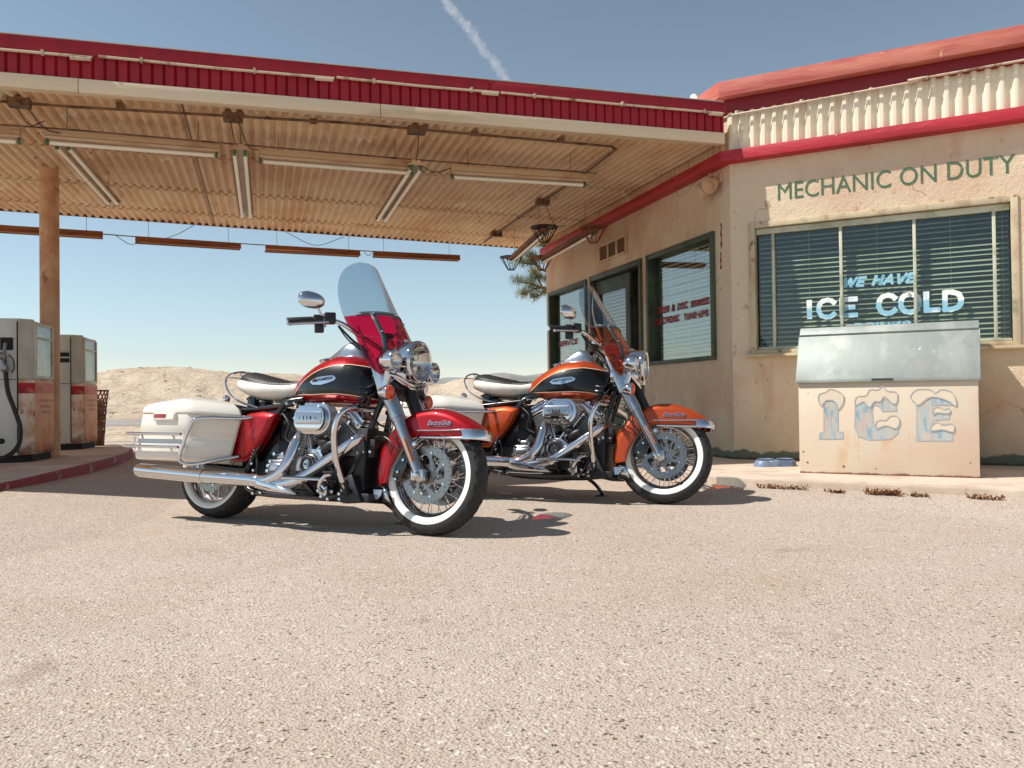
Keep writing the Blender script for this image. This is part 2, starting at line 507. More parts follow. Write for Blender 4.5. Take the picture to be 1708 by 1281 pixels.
M_redwood = mk('red_painted_wood', srgb(186, 38, 52), 0.55, layers=[
    dict(c=srgb(150, 26, 40), s=4, st=(0.3, 0.3, 2), lo=0.45, hi=0.7, f=0.8),
    dict(c=srgb(206, 74, 76), s=9, st=(0.4, 0.4, 2), lo=0.56, hi=0.70, f=0.6),
    dict(c=srgb(212, 168, 138), s=14, lo=0.70, hi=0.73)], bump=[(20, 0.004, 'noise', (0.4, 0.4, 2))])
M_redsheet = mk('red_corrugated_steel', srgb(160, 20, 40), 0.6, layers=[
    dict(c=srgb(140, 18, 36), s=5, st=(1.5, 1.5, 0.25), lo=0.42, hi=0.66, f=0.7),
    dict(c=srgb(120, 40, 40), s=12, lo=0.62, hi=0.74, f=0.5)], bump=[(30, 0.001)])
M_creamsheet = mk('cream_corrugated_steel', srgb(236, 228, 204), 0.6, layers=[
    dict(c=srgb(206, 178, 134), s=4, st=(1.5, 1.5, 0.3), lo=0.5, hi=0.75, f=0.7)])
M_soffit = mk('tan_corrugated_sheet', srgb(240, 210, 172), 0.65, layers=[
    dict(c=srgb(222, 178, 134), s=1.3, st=(1.2, 0.7, 1), lo=0.40, hi=0.66, f=0.8),
    dict(c=srgb(202, 152, 108), s=6, st=(1.6, 0.5, 1), lo=0.54, hi=0.74, f=0.6, seed=7),
    dict(c=srgb(246, 234, 210), s=3, lo=0.61, hi=0.64, f=0.85, mask=dict(s=0.7, lo=0.50, hi=0.58, seed=14)),
    dict(c=srgb(104, 62, 40), s=13, lo=0.64, hi=0.68, f=0.9, mask=dict(s=0.8, lo=0.48, hi=0.58, seed=4))], bump=[(30, 0.001)])
M_cream_wood = mk('cream_painted_board', srgb(226, 206, 176), 0.7, layers=[
    dict(c=srgb(196, 166, 130), s=3, st=(0.2, 2, 2), lo=0.5, hi=0.7, f=0.7),
    dict(c=srgb(120, 92, 70), s=16, st=(0.15, 1, 1), lo=0.70, hi=0.74, f=0.8)], bump=[(18, 0.003, 'noise', (0.15, 1, 2))])
M_conduit = mk('dull_conduit', srgb(206, 186, 160), 0.5, layers=[dict(c=srgb(126, 92, 66), s=7, lo=0.5, hi=0.7)])
M_darkconduit = mk('dirty_conduit', srgb(120, 88, 64), 0.6, layers=[dict(c=srgb(64, 48, 38), s=7, lo=0.45, hi=0.65)])
M_fixture = mk('yellowed_fixture_steel', srgb(206, 176, 142), 0.5, layers=[
    dict(c=srgb(172, 128, 90), s=4, st=(0.4, 0.4, 1), lo=0.45, hi=0.7), dict(c=srgb(110, 66, 42), s=13, lo=0.66, hi=0.74)])
M_fixbrown = mk('shade_brown_fixture_steel', srgb(150, 96, 66), 0.6, layers=[dict(c=srgb(112, 66, 44), s=5, st=(0.3, 1, 1), lo=0.42, hi=0.68)])  # brown has the backlit shade of the rear fixtures painted in
M_tube = mk('unlit_fluorescent_tube', srgb(240, 232, 214), 0.25, coat=0.4)
M_socket = mk('green_socket', srgb(60, 104, 70), 0.5)
M_column = mk('rusty_painted_pipe', srgb(212, 172, 136), 0.65, layers=[
    dict(c=srgb(186, 136, 100), s=3, lo=0.42, hi=0.66), dict(c=srgb(128, 78, 50), s=9, lo=0.6, hi=0.72, f=0.8)], bump=[(40, 0.001)])
M_green = mk('green_window_paint', srgb(74, 86, 66), 0.6, layers=[
    dict(c=srgb(50, 64, 50), s=4, lo=0.45, hi=0.65), dict(c=srgb(150, 136, 106), s=22, lo=0.68, hi=0.72)], bump=[(30, 0.002)])
M_peel = mk('peeling_window_wood', srgb(204, 188, 156), 0.8, layers=[
    dict(c=srgb(176, 150, 122), s=6, st=(1, 1, 0.4), lo=0.48, hi=0.66, f=0.8),
    dict(c=srgb(136, 140, 112), s=3, lo=0.60, hi=0.70, seed=4, f=0.8),
    dict(c=srgb(120, 82, 62), s=9, lo=0.62, hi=0.70, f=0.85)], bump=[(22, 0.004)])
M_mull = mk('pale_green_mullion', srgb(204, 202, 180), 0.6, layers=[dict(c=srgb(170, 172, 144), s=5, lo=0.45, hi=0.65)])
M_glass = clear_mat('window_glass', (0.84, 0.90, 0.87), 0.0, 1.5, 1.0)
M_glass2 = clear_mat('shaded_window_glass', (0.90, 0.95, 0.91), 0.0, 1.5, 3.2)
M_slat = mk('venetian_slat', srgb(212, 208, 182), 0.55, layers=[dict(c=srgb(176, 176, 140), s=3, lo=0.45, hi=0.65)])
M_slat2 = mk('white_venetian_slat', srgb(220, 222, 206), 0.5)
M_room = mk('dark_room_wall', srgb(70, 40, 38), 0.9)
M_room2 = mk('blue_room_wall', srgb(40, 52, 66), 0.9)
M_signgreen = mk('green_sign_paint', srgb(74, 108, 84), 0.8, layers=[dict(c=srgb(120, 140, 106), s=14, lo=0.55, hi=0.68, f=0.7), dict(c=srgb(180, 166, 130), s=40, lo=0.64, hi=0.68)])
M_signred = mk('red_sign_paint', srgb(150, 30, 34), 0.6)
M_icepaint = mk('snowy_window_paint', srgb(150, 204, 222), 0.8, layers=[
    dict(c=srgb(246, 248, 244), kind='z', s=9, amp=0.10, lo=1.575, hi=1.605), dict(c=srgb(190, 222, 232), s=12, lo=0.5, hi=0.65, f=0.7),
    dict(c=srgb(244, 246, 244), kind='z', s=11, amp=0.12, lo=1.505, hi=1.485, f=0.85)])
M_havepaint = mk('blue_window_paint', srgb(156, 206, 222), 0.8, layers=[dict(c=srgb(120, 180, 204), s=14, lo=0.5, hi=0.62)])

def corr_profile(t, amp):
    """rolled-sheet corrugation with flattened crests"""
    c = max(-1.0, min(1.0, 1.7 * sin(2 * pi * t)))
    return amp * c

def world_child(o, root):
    o.parent = root
    o.matrix_parent_inverse = Matrix.Translation(-Vector(root.location))
    return o

# ---- ground: one sheet to the horizon
g = MB()
g.add([(-6000, -6000, 0), (6000, -6000, 0), (6000, 6000, 0), (-6000, 6000, 0)], [(0, 1, 2, 3)])
tag(g.build('ground', M_ground, smooth=0), kind='structure')
# desert floor beyond the forecourt, and the road crossing it
g = MB()
g.add([(-400, 17, 0.006), (400, 17, 0.006), (400, 400, 0.006), (-400, 400, 0.006)], [(0, 1, 2, 3)])
g.add([(-400, -400, 0.006), (-20, -400, 0.006), (-20, 16.99, 0.006), (-400, 16.99, 0.006)], [(0, 1, 2, 3)])
tag(g.build('desert_floor', M_desert, smooth=0), kind='structure')
g = MB()
g.add([(-300, 29.5, 0.014), (300, 25.5, 0.014), (300, 34.5, 0.014), (-300, 41.5, 0.014)], [(0, 1, 2, 3)])
tag(g.build('road', M_road, smooth=0), kind='structure')

# ---- sandy bank of hills beyond the road, wrapping round to the left
from mathutils import noise as mnoise
CREST = [(-100, 3.4), (-60, 4.2), (-30, 3.2), (-18, 3.0), (-12.6, 3.15), (-9.7, 3.4), (-6.5, 3.5), (-2.75, 3.12), (0.63, 2.95), (4.1, 2.68), (8.2, 2.05), (12, 1.8), (15.6, 1.95), (16.7, 2.3), (18, 2.48), (25, 1.95), (60, 2.4)]
def hill_z(x, y, r, q):
    az = math.degrees(atan2(x, y))
    key = math.tan(radians(max(-50, min(35, az)))) * 75
    cz = lerp_tab(CREST, key)[0]
    t = max(0.0, min(1.0, (r - 47) / 28.0))
    up = t * t * (3 - 2 * t)
    dn = 1.0 - 0.25 * max(0, min(1, (r - 78) / 60))
    rough = mnoise.fractal(V(x * 0.25, y * 0.25, 0), 1.0, 2.0, 5)
    rid = abs(mnoise.fractal(V(x * 0.5 + 9, y * 0.12, 3), 1.0, 2.1, 4))
    return cz * up * dn + (0.32 * rough - 0.5 * rid * 0.6) * min(1, up * 2.0) * (1 - 0.55 * min(1.0, max(0, (t - 0.7) / 0.3))) - 0.02
h = MB(); rows = []
NA, NR = 620, 58
for i in range(NR):
    r = 44 + 100 * (i / (NR - 1)) ** 1.4
    rows.append([V(r * sin(a), r * cos(a), hill_z(r * sin(a), r * cos(a), r, 0)) for a in [radians(-170 + 225 * k / (NA - 1)) for k in range(NA)]])
h.rings(rows, False, False)
tag(h.build('hills', M_desert, smooth=80), kind='structure')
h = MB()
for (x0, x1, y, zt, sd_) in [(-500, 330, 1500, 46, 1), (-1600, -300, 1700, 70, 2), (180, 900, 1900, 62, 3)]:
    pts = []
    for k in range(61):
        t = k / 60
        pts.append((x0 + (x1 - x0) * t, zt * (sin(pi * t) ** 0.6) * (0.8 + 0.35 * mnoise.noise(V(t * 7, sd_, 0)))))
    rws = [[V(x, y - 160, -1) for x, z in pts], [V(x, y - 60, z * 0.5) for x, z in pts], [V(x, y, z) for x, z in pts], [V(x, y + 200, -1) for x, z in pts]]
    h.rings(rws, False, False)
tag(h.build('distant_hills', M_far, smooth=80), kind='structure')

# dry scrub over the bank (too many and too small to count)
M_scrub = mk('dry_scrub', srgb(146, 126, 98), 0.95, layers=[dict(c=srgb(112, 98, 74), s=0.6, lo=0.45, hi=0.6), dict(c=srgb(176, 154, 112), s=1.3, lo=0.55, hi=0.66)])
sc = MB()
for k in range(2600):
    a = radians(random.uniform(-60, 40)); r = random.uniform(43, 60) if k % 4 else random.uniform(43, 76)
    x, y = r * sin(a), r * cos(a); z = hill_z(x, y, r, 0) if r > 44 else 0
    if mnoise.noise(V(x * 0.16, y * 0.16, 4)) < -0.08: continue
    R0 = random.uniform(0.06, 0.20) * (1.5 if k % 23 == 0 else 1)
    for q in range(26):
        b = random.uniform(0, 2 * pi); e = random.uniform(0.05, 1.4)
        c_ = V(random.gauss(0, 0.5), random.gauss(0, 0.5), 0) * R0
        d = V(cos(b) * cos(e), sin(b) * cos(e), sin(e) * 0.6) * R0 * random.uniform(0.4, 0.9)
        t = V(-sin(b), cos(b), 0) * R0 * 0.11
        p = V(x, y, z - 0.03) + c_
        sc.add([p - t, p + t, p + d + t * 0.6, p + d * 1.05 - t * 0.6], [(0, 1, 2, 3)])
tag(sc.build('scrub', M_scrub, smooth=0), kind='stuff', label='dry scrub dotted over the sandy bank', cat='scrub')

M_rock = mk('brown_rock', srgb(122, 88, 68), 0.9, layers=[dict(c=srgb(84, 62, 50), s=3, lo=0.4, hi=0.65)], bump=[(6, 0.05)])
def rock(x, y, s, label):
    m = MB(); m.ell((0, 0, s * 0.25), (s, s * 0.8, s * 0.55), 16, 10)
    m.v = [tuple(Vector(p) * (1 + 0.35 * mnoise.fractal(Vector(p) * 2.2 / s + V(x, y, 0), 1, 2, 3))) for p in m.v]
    o = m.build('rock', M_rock, smooth=30); o.location = (x, y, 0)
    tag(o, label, 'rock', 'rocks at the foot of the bank')
rock(-10.9, 43.2, 0.55, 'dark brown rock nearest the trash basket at the foot of the bank')
rock(-9.6, 43.0, 0.38, 'low rock right of the darker one at the foot of the bank')

# ---- pavement along the shop and pump island
KE = [(2.95, 14.5), (2.95, 7.0), (3.08, 6.45), (3.337, 5.874), (3.697, 5.37), (4.288, 4.68), (4.615, 4.293), (7.5, 0.8)]
p = MB()
p.xy(KE + [(9.0, 2.0), (9.0, 14.5)], -0.05, 0.10)
tag(p.build('pavement', M_conc, bevel=0.012), kind='structure')
q0 = [V(x, y, 0) for x, y in KE]
def off(d):
    out = []
    for i in range(len(q0)):
        t = (q0[min(i + 1, len(q0) - 1)] - q0[max(i - 1, 0)]).normalized()
        out.append(q0[i] + V(t.y, -t.x, 0) * -d)
    return out
ap = MB(); ap.rings([[V(q.x, q.y, -0.01) for q in off(-0.85)], [V(q.x, q.y, 0.035) for q in off(-0.25)], [V(q.x, q.y, 0.052) for q in off(0.02)]], False, False)
tag(ap.build('ground_apron', M_ground, smooth=80), kind='structure')
ISL = cr([(-1.95, 5.6), (-1.79, 6.79), (-1.72, 7.28), (-1.64, 7.94), (-1.55, 8.73), (-1.46, 9.83), (-1.48, 10.97), (-1.66, 11.9), (-2.0, 12.6), (-2.6, 12.95), (-3.3, 12.6), (-3.55, 11), (-3.55, 6.5), (-3.2, 5.4), (-2.5, 5.1)], 5, True)
IZ = 0.165
def inset(poly, d):
    c = []
    n = len(poly)
    for i in range(n):
        t = (poly[(i + 1) % n] - poly[i - 1]).normalized()
        c.append(poly[i] + V(-t.y, t.x, 0) * d)
    return c
p = MB()
ISL = [V(q.x, q.y, 0) for q in ISL]
inn = inset(ISL, 0.03)
p.rings([[V(q.x, q.y, -0.05) for q in ISL], [V(q.x, q.y, IZ - 0.02) for q in ISL], [V(q.x, q.y, IZ) for q in inset(ISL, 0.012)], [V(q.x, q.y, IZ) for q in inn]], True, False)
p.mat(1); p.add([V(q.x, q.y, IZ) for q in inn], [tuple(range(len(inn)))])
tag(p.build('pavement_island', [M_kerbred, M_conc], smooth=50, weld=True), kind='structure')

ap = MB()
out_ = inset(ISL, -1.3)
rise = lambda q: 1.0 + 0.55 * max(0.0, min(1.0, (8.6 - q.y) / 1.8))
ap.rings([[V(q.x, q.y, -0.01) for q in out_], [V(q.x, q.y, 0.055 * rise(q)) for q in inset(ISL, -0.35)], [V(q.x, q.y, 0.075 * rise(q)) for q in inset(ISL, 0.01)]], True, False)
tag(ap.build('ground_apron', M_ground, smooth=80), kind='structure')

# dry weeds along the pavement edge
M_weed = mk('dry_weed', srgb(150, 104, 62), 0.9, layers=[dict(c=srgb(96, 58, 36), s=20, lo=0.4, hi=0.65)])
def weed(x, y, s, label, n=60, wide=1.0):
    m = MB()
    for k in range(n):
        b = random.uniform(0, 2 * pi); e = random.uniform(0.15, 1.2)
        x0 = random.uniform(-1, 1) * s * wide; y0 = -x0 * 1.15 + random.uniform(-0.02, 0.02)
        l = s * random.uniform(0.4, 1.0)
        d = V(cos(b) * cos(e), sin(b) * cos(e), sin(e)) * l
        t = V(-sin(b), cos(b), 0) * 0.003
        q = V(x0, y0, 0)
        m.add([q - t, q + t, q + d * 0.6 + t + V(0, 0, 0.01), q + d], [(0, 1, 2, 3)])
    o = m.build('weed_tuft', M_weed, smooth=0); o.location = (x, y, 0.045)
    tag(o, label, 'weed', 'dry weeds along the pavement edge')
weed(3.60, 5.36, 0.055, 'long matted dry weed at the kerb below the pet bowl', 110, 2.0)
weed(3.80, 5.03, 0.035, 'small dry weed at the kerb under the left edge of the ice box', 60)
weed(4.00, 4.80, 0.07, 'bushiest dry weed at the kerb in front of the ice box', 130)
weed(4.15, 4.63, 0.04, 'thin dry weed at the kerb under the letter E of the ice box', 50)
weed(4.42, 4.36, 0.055, 'dry weed at the kerb below the right edge of the ice box', 70)

# ================================================================ SHOP BUILDING
C0 = V(4.403, 7.342, 0)
UW = V(sqrt(.5), -sqrt(.5), 0)          # along the front wing, to the right
NW = V(-sqrt(.5), -sqrt(.5), 0)         # its outward normal
def W(s, z, out=0.0): return C0 + UW * s + NW * out + V(0, 0, z)
def S(y, z, out=0.0): return V(C0.x - out, y, z)      # shop wall under the canopy
shop = thing('service_station', 'old peach stucco service station shop with red trim and dark windows', 'building', loc=(C0.x, C0.y, 0))
def sb(m, name, mats, **k):
    par = k.pop('parent', None)
    o = m.build(name, mats, **k)
    if par is None: return world_child(o, shop)
    o.parent = par; return o      # sub-part: part already sits in world coordinates
def wbox(m, F, a0, a1, z0, z1, o0, o1):
    vs = [F(a, z, o) for a in (a0, a1) for z in (z0, z1) for o in (o0, o1)]
    return m.add(vs, [(0, 1, 3, 2), (4, 6, 7, 5), (0, 4, 5, 1), (2, 3, 7, 6), (0, 2, 6, 4), (1, 5, 7, 3)])
def wall(F, a0, a1, z0, z1, holes, th=0.18):
    m = MB()
    A = sorted({a0, a1} | {h[0] for h in holes} | {h[1] for h in holes})
    Z = sorted({z0, z1} | {h[2] for h in holes} | {h[3] for h in holes})
    for i in range(len(A) - 1):
        for j in range(len(Z) - 1):
            ca, cz = (A[i] + A[i + 1]) / 2, (Z[j] + Z[j + 1]) / 2
            if any(h[0] < ca < h[1] and h[2] < cz < h[3] for h in holes): continue
            vs = [F(a, z, o) for o in (0, -th) for a in (A[i], A[i + 1]) for z in (Z[j], Z[j + 1])]
            m.add(vs, [(0, 1, 3, 2), (4, 6, 7, 5), (0, 2, 6, 4), (1, 5, 7, 3), (0, 4, 5, 1), (2, 3, 7, 6)])
    return m
WIN = (0.175, 2.415, 1.115, 2.385)
sb(wall(W, 0, 6.0, 0.05, 3.5, [WIN]), 'wall', M_stucco, smooth=0)
BIG, DOOR, LFT = (7.64, 9.20, 1.085, 2.385), (9.36, 11.02, 0.10, 2.385), (11.16, 12.79, 0.85, 2.375)
m = wall(S, C0.y, 12.95, 0.05, 3.5, [BIG, DOOR, LFT])
m.lohi((C0.x + 0.002, 12.77, 0.05), (11, 12.947, 3.498))          # far gable
sb(m, 'wall', M_stucco, smooth=0)
m = MB(); m.xy([(4.45, 12.9), (4.45, 7.40), (8.55, 3.30), (11, 3.30), (11, 12.9)], 3.40, 3.46); m.lohi((10.9, 3.3, 0.1), (11, 12.7, 3.38))
m.lohi((6.2, 7.6, 0.1), (6.3, 12.7, 3.4)); m.lohi((4.62, 7.5, 2.95), (10.9, 12.7, 3.0)); m.lohi((4.62, 7.45, 0.1), (6.3, 12.7, 0.13))
m.box(W(2.9, 1.5, -1.6), (4.6, 0.1, 3.0), Matrix((UW, NW, V(0, 0, 1))).transposed())
m.box(W(3.1, 2.9, -0.9), (4.6, 1.36, 0.05), Matrix((UW, NW, V(0, 0, 1))).transposed())
sb(m, 'room', M_room2, smooth=0)

# band and parapet: polyline bends round the corner from wing to canopy side
def strip(prof, s_end, y_end, mats, name, **k):
    """prof = [(out, z)] swept along wing then along the shop wall"""
    m = MB(); n = len(prof); rws = []
    for kind in ('w', 'c', 's'):
        ring = []
        for o, z in prof:
            if kind == 'w': ring.append(W(s_end, z, o))
            elif kind == 'c':
                tb = math.tan(radians(22.5)); ring.append(W(-o * tb, z, o))
            else: ring.append(S(y_end, z, o))
        rws.append(ring)
    m.rings(rws, True, True)
    return sb(m, name, mats, **k)
strip([(-0.02, 2.978), (0.128, 2.982), (0.128, 3.086), (-0.02, 3.10)], 6, 12.9, M_redwood, 'band', bevel=0.005)
strip([(-0.05, 3.602), (0.142, 3.606), (0.142, 3.757), (-0.05, 3.765)], 6, 12.6, M_coral, 'parapet_cap', bevel=0.004)
strip([(-0.02, 3.470), (0.045, 3.470), (0.045, 3.600), (-0.02, 3.600)], 6, 9.0, mk('underside_shade_red', srgb(128, 26, 36), 0.6), 'parapet_shade_board', bevel=0.004)  # dark red board paints in the shade under the cap
# cream corrugated panel on the wing
m = MB(); n = int(6.0 / 0.104 * 10)
r0, r1 = [], []
for k in range(n + 1):
    s_ = -0.012 + 6.0 * k / n
    o = 0.026 + corr_profile(s_ / 0.104, 0.019)
    r0.append(W(s_, 3.09, o)); r1.append(W(s_, 3.472, o))
m.rings([r0, r1], False, False)
sb(m, 'corrugated_panel', M_creamsheet, smooth=35)
m = MB(); r0, r1 = [], []
n = int(5.5 / 0.104 * 10)
for k in range(n + 1):
    y_ = C0.y - 0.01 + 5.5 * k / n
    o = 0.03 + corr_profile(y_ / 0.104, 0.017)
    r0.append(S(y_, 3.107, o)); r1.append(S(y_, 3.30, o))
m.rings([r0, r1], False, False)
sb(m, 'corrugated_panel', M_soffit, smooth=35)
# conduit along the wing
m = MB()
m.tube([W(-0.14, 3.40, 0.07), W(-0.03, 3.415, 0.085), W(0.05, 3.43, 0.09), W(1.72, 3.452, 0.09)], 0.011, 8)
m.tube([W(1.60, 3.463, 0.10), W(1.76, 3.465, 0.10)], 0.018, 8)
m.tube([W(1.72, 3.47, 0.09), W(5.5, 3.50, 0.10)], 0.011, 8)
for s_ in (0.1, 0.7, 1.3, 2.0): m.box(W(s_, 3.452, 0.075), (0.03, 0.03, 0.034))
sb(m, 'conduit', M_conduit)
m = MB(); m.tube(cr([W(-0.25, 3.45, 0.02), S(7.70, 3.72, 0.16), S(7.86, 3.80, 0.10), S(8.02, 3.74, 0.0), S(8.1, 3.5, -0.1)], 6), 0.035, 10)
sb(m, 'vent_pipe', mk('white_pipe', srgb(226, 222, 214), 0.4))

def window_frame(F, o0, wd, d0, d1, name, mat, parent=None, sill=0.0):
    a0, a1, z0, z1 = o0
    m = MB()
    wbox(m, F, a0, a0 + wd, z0, z1, d0, d1); wbox(m, F, a1 - wd, a1, z0, z1, d0, d1)
    wbox(m, F, a0 + wd, a1 - wd, z1 - wd, z1, d0, d1 - 0.003); wbox(m, F, a0 + wd, a1 - wd, z0, z0 + wd * 0.7, d0, d1 - 0.003)
    if sill: wbox(m, F, a0 - 0.04, a1 + 0.04, z0 - 0.03, z0 - 0.001, -0.02, sill)
    return sb(m, name, mat, parent=parent, bevel=0.004) if parent is not None else sb(m, name, mat, bevel=0.004)
def pane(F, r, out, mat, parent, name='glass'):
    m = MB(); a0, a1, z0, z1 = r
    m.add([F(a0, z0, out), F(a1, z0, out), F(a1, z1, out), F(a0, z1, out)], [(0, 1, 2, 3)])
    m.add([F(a0, z0, out - 0.004), F(a1, z0, out - 0.004), F(a1, z1, out - 0.004), F(a0, z1, out - 0.004)], [(0, 3, 2, 1)])
    return sb(m, name, mat, parent=parent, smooth=0)
def blinds(F, r, out, pitch, tilt, mat, parent, wdt=0.042, cords=()):
    a0, a1, z0, z1 = r; m = MB(); z = z0 + 0.02
    while z < z1:
        j = random.uniform(-0.09, 0.09); s1 = random.uniform(-0.006, 0.006) * (2.2 if random.random() < 0.12 else 1)
        rr = []
        for k in range(5):
            u = (k / 4 - 0.5) * wdt
            cv = 0.004 * (1 - (2 * k / 4 - 1) ** 2)
            rr.append((out - 0.025 - u * cos(tilt + j), z + u * sin(tilt + j) + cv))
        m.rings([[F(a0, zz, o) for o, zz in rr], [F((a0 + a1) / 2, zz + s1 - 0.003, o) for o, zz in rr], [F(a1, zz + s1, o) for o, zz in rr]], False, False)
        z += pitch
    for c in cords: wbox(m, F, c - 0.002, c + 0.002, z0, z1, out - 0.052, out - 0.05)
    return sb(m, 'blind', mat, parent=parent, smooth=60)

# front wing window
fr = window_frame(W, WIN, 0.056, -0.10, 0.018, 'window', M_peel, sill=0.07)
m = MB()
wbox(m, W, 0.237, 2.353, 2.27, 2.323, -0.09, -0.03); wbox(m, W, 0.237, 2.353, 1.158, 1.18, -0.09, -0.03)
for s_ in (0.392, 1.002, 1.618, 2.235): wbox(m, W, s_ - 0.0135, s_ + 0.0135, 1.18, 2.27, -0.088, -0.035)
sb(m, 'mullion', M_mull, parent=fr, bevel=0.003)
pane(W, (0.237, 2.353, 1.16, 2.32), -0.075, M_glass, fr)
blinds(W, (0.25, 2.34, 1.17, 2.31), -0.11, 0.0455, radians(28), M_slat, fr, cords=(0.36, 0.7, 1.3, 1.9, 2.3))
Mw = lambda s_, z, o: frame_mat(W(s_, z, o), UW, V(0, 0, 1))
for txt, x0, x1, z0, z1, wd, mt, sh in [('WE', 1.005, 1.185, 1.70, 1.803, 0.026, M_havepaint, 0.28), ('HAVE', 1.262, 1.605, 1.70, 1.806, 0.026, M_havepaint, 0.28),
                                ('I', 0.688, 0.735, 1.422, 1.622, 0.046, M_icepaint, 0), ('C', 0.785, 0.935, 1.420, 1.622, 0.044, M_icepaint, 0), ('E', 0.985, 1.125, 1.420, 1.624, 0.044, M_icepaint, 0),
                                ('COLD', 1.305, 1.985, 1.424, 1.632, 0.046, M_icepaint, 0), ('DRINKS', 1.10, 1.565, 1.288, 1.375, 0.024, M_havepaint, 0.1)]:
    m = MB(); m.brush(txt, x0, x1, z0, z1, Mw(0, 0, -0.068), wd, sh)
    sb(m, 'lettering', mt, parent=fr, smooth=0)
m = MB()
m.text('MECHANIC ON DUTY', 0.228, Mw(0.455, 2.572, 0.002), 0.002, width=1.945)
sb(m, 'lettering', M_signgreen, smooth=0)

# shop windows under the canopy
Ms = lambda y, z, o: frame_mat(S(y, z, o), V(0, -1, 0), V(0, 0, 1))
fr = window_frame(S, BIG, 0.06, -0.12, 0.035, 'window', M_green)
pane(S, (7.70, 9.14, 1.125, 2.325), -0.06, M_glass2, fr)
blinds(S, (7.72, 9.12, 1.15, 2.32), -0.10, 0.046, radians(52), M_slat2, fr, cords=(8.0, 8.5, 8.9))
for txt, a0, a1, z0, z1 in [('DRUM', 9.075, 8.80, 1.675, 1.765), ('&', 8.725, 8.66, 1.675, 1.762), ('DISC', 8.585, 8.36, 1.675, 1.760), ('BRAKES', 8.27, 7.895, 1.672, 1.752),
                        ('ELECTRONIC', 9.132, 8.56, 1.550, 1.632), ('TUNE-UPS', 8.44, 7.915, 1.549, 1.625)]:
    m = MB(); m.brush(txt, -a0, -a1, z0, z1, Ms(0, 0, -0.055), 0.020, 0.10)
    sb(m, 'lettering', M_signred, parent=fr, smooth=0)
fr = window_frame(S, LFT, 0.055, -0.12, 0.03, 'window', M_green)
pane(S, (11.21, 12.74, 0.89, 2.32), -0.06, M_glass2, fr)
blinds(S, (11.22, 12.73, 0.9, 2.31), -0.10, 0.05, radians(40), M_slat2, fr)
m = MB(); m.brush('SERVICE', -12.55, -11.75, 1.497, 1.588, Ms(0, 0, -0.055), 0.024, 0.1)
sb(m, 'lettering', M_signred, parent=fr, smooth=0)
# doorway with its leaf swung inwards
m = MB()
wbox(m, S, 9.36, 9.42, 0.1, 2.385, -0.16, 0.03); wbox(m, S, 10.96, 11.02, 0.1, 2.385, -0.16, 0.03); wbox(m, S, 9.42, 10.96, 2.315, 2.385, -0.16, 0.027)
dr = sb(m, 'doorway', M_green, bevel=0.004)
m = MB(); m.lohi((4.60, 9.1, 0.13), (5.6, 9.14, 2.9)); m.lohi((5.5, 9.14, 0.13), (5.55, 11.2, 2.9))
sb(m, 'inner_wall', M_room, parent=dr, smooth=0)
a_ = radians(1.5)
Rl = Matrix.Translation(S(10.95, 0, -0.06)) @ Matrix.Rotation(a_, 4, 'Z')
def leaf(F0=None):
    m = MB()
    for lo, hi in [((-0.02, -1.07, 0.13), (0.02, -0.94, 2.3)), ((-0.02, -0.12, 0.13), (0.02, 0, 2.3)), ((-0.018, -0.94, 2.12), (0.018, -0.12, 2.3)), ((-0.018, -0.94, 0.13), (0.018, -0.12, 0.55))]:
        m.lohi(lo, hi)
    return m.xf(Rl)
dl = sb(leaf(), 'door', M_green, bevel=0.004)
m = MB(); m.add([(0, -0.94, 0.55), (0, -0.12, 0.55), (0, -0.12, 2.12), (0, -0.94, 2.12)], [(0, 1, 2, 3)]); m.xf(Rl)
sb(m, 'glass', M_glass2, parent=dl, smooth=0)
m = MB()
for k in range(32):
    z = 0.58 + k * 0.048
    m.add([(0.03, -0.93, z), (0.03, -0.13, z), (0.06, -0.13, z + 0.03), (0.06, -0.93, z + 0.03)], [(0, 1, 2, 3)])
m.xf(Rl); sb(m, 'blind', M_slat2, parent=dl, smooth=0)
m = MB(); m.tube([(-0.02, -1.01, 1.0), (-0.07, -1.01, 1.0), (-0.07, -1.01, 1.15), (-0.02, -1.01, 1.15)], 0.01, 8); m.xf(Rl)
# (handle)
sb(m, 'handle', mk('dull_brass', srgb(150, 120, 70), 0.4, 1.0), parent=dl)
# vent grille above the door
m = MB()
r = (9.775, 10.67, 2.52, 2.755)
wbox(m, S, r[0], r[1], r[2], r[2] + 0.025, 0, 0.03); wbox(m, S, r[0], r[1], r[3] - 0.025, r[3], 0, 0.03)
for k in range(4):
    a = r[0] + (r[1] - r[0] - 0.03) * k / 3
    wbox(m, S, a, a + 0.03, r[2] + 0.025, r[3] - 0.025, 0, 0.028)
vf = sb(m, 'vent', M_stucco, bevel=0.003)
m = MB(); wbox(m, S, r[0] + 0.01, r[1] - 0.01, r[2] + 0.01, r[3] - 0.01, -0.02, 0.006)
z = r[2] + 0.03
while z < r[3] - 0.03:
    wbox(m, S, r[0] + 0.03, r[1] - 0.03, z, z + 0.006, 0.006, 0.014); z += 0.016
sb(m, 'louvre', mk('vent_mesh', srgb(120, 84, 62), 0.8), parent=vf, smooth=0)
# rust streak on the wall corner
m = MB()
for z0, z1, a in [(2.20, 2.44, 7.515), (1.98, 2.15, 7.53)]:
    pts = [(a - 0.018 * (0.5 + 0.5 * sin(k * 2.1)), z0 + (z1 - z0) * k / 8) for k in range(9)] + [(a + 0.022 * (0.6 + 0.4 * sin(k * 1.7)), z0 + (z1 - z0) * k / 8) for k in range(8, -1, -1)]
    m.add([S(p_, q_, 0.0025) for p_, q_ in pts], [tuple(range(len(pts)))])
sb(m, 'rust_streak', mk('red_rust_stain', srgb(140, 62, 42), 0.9), smooth=0)

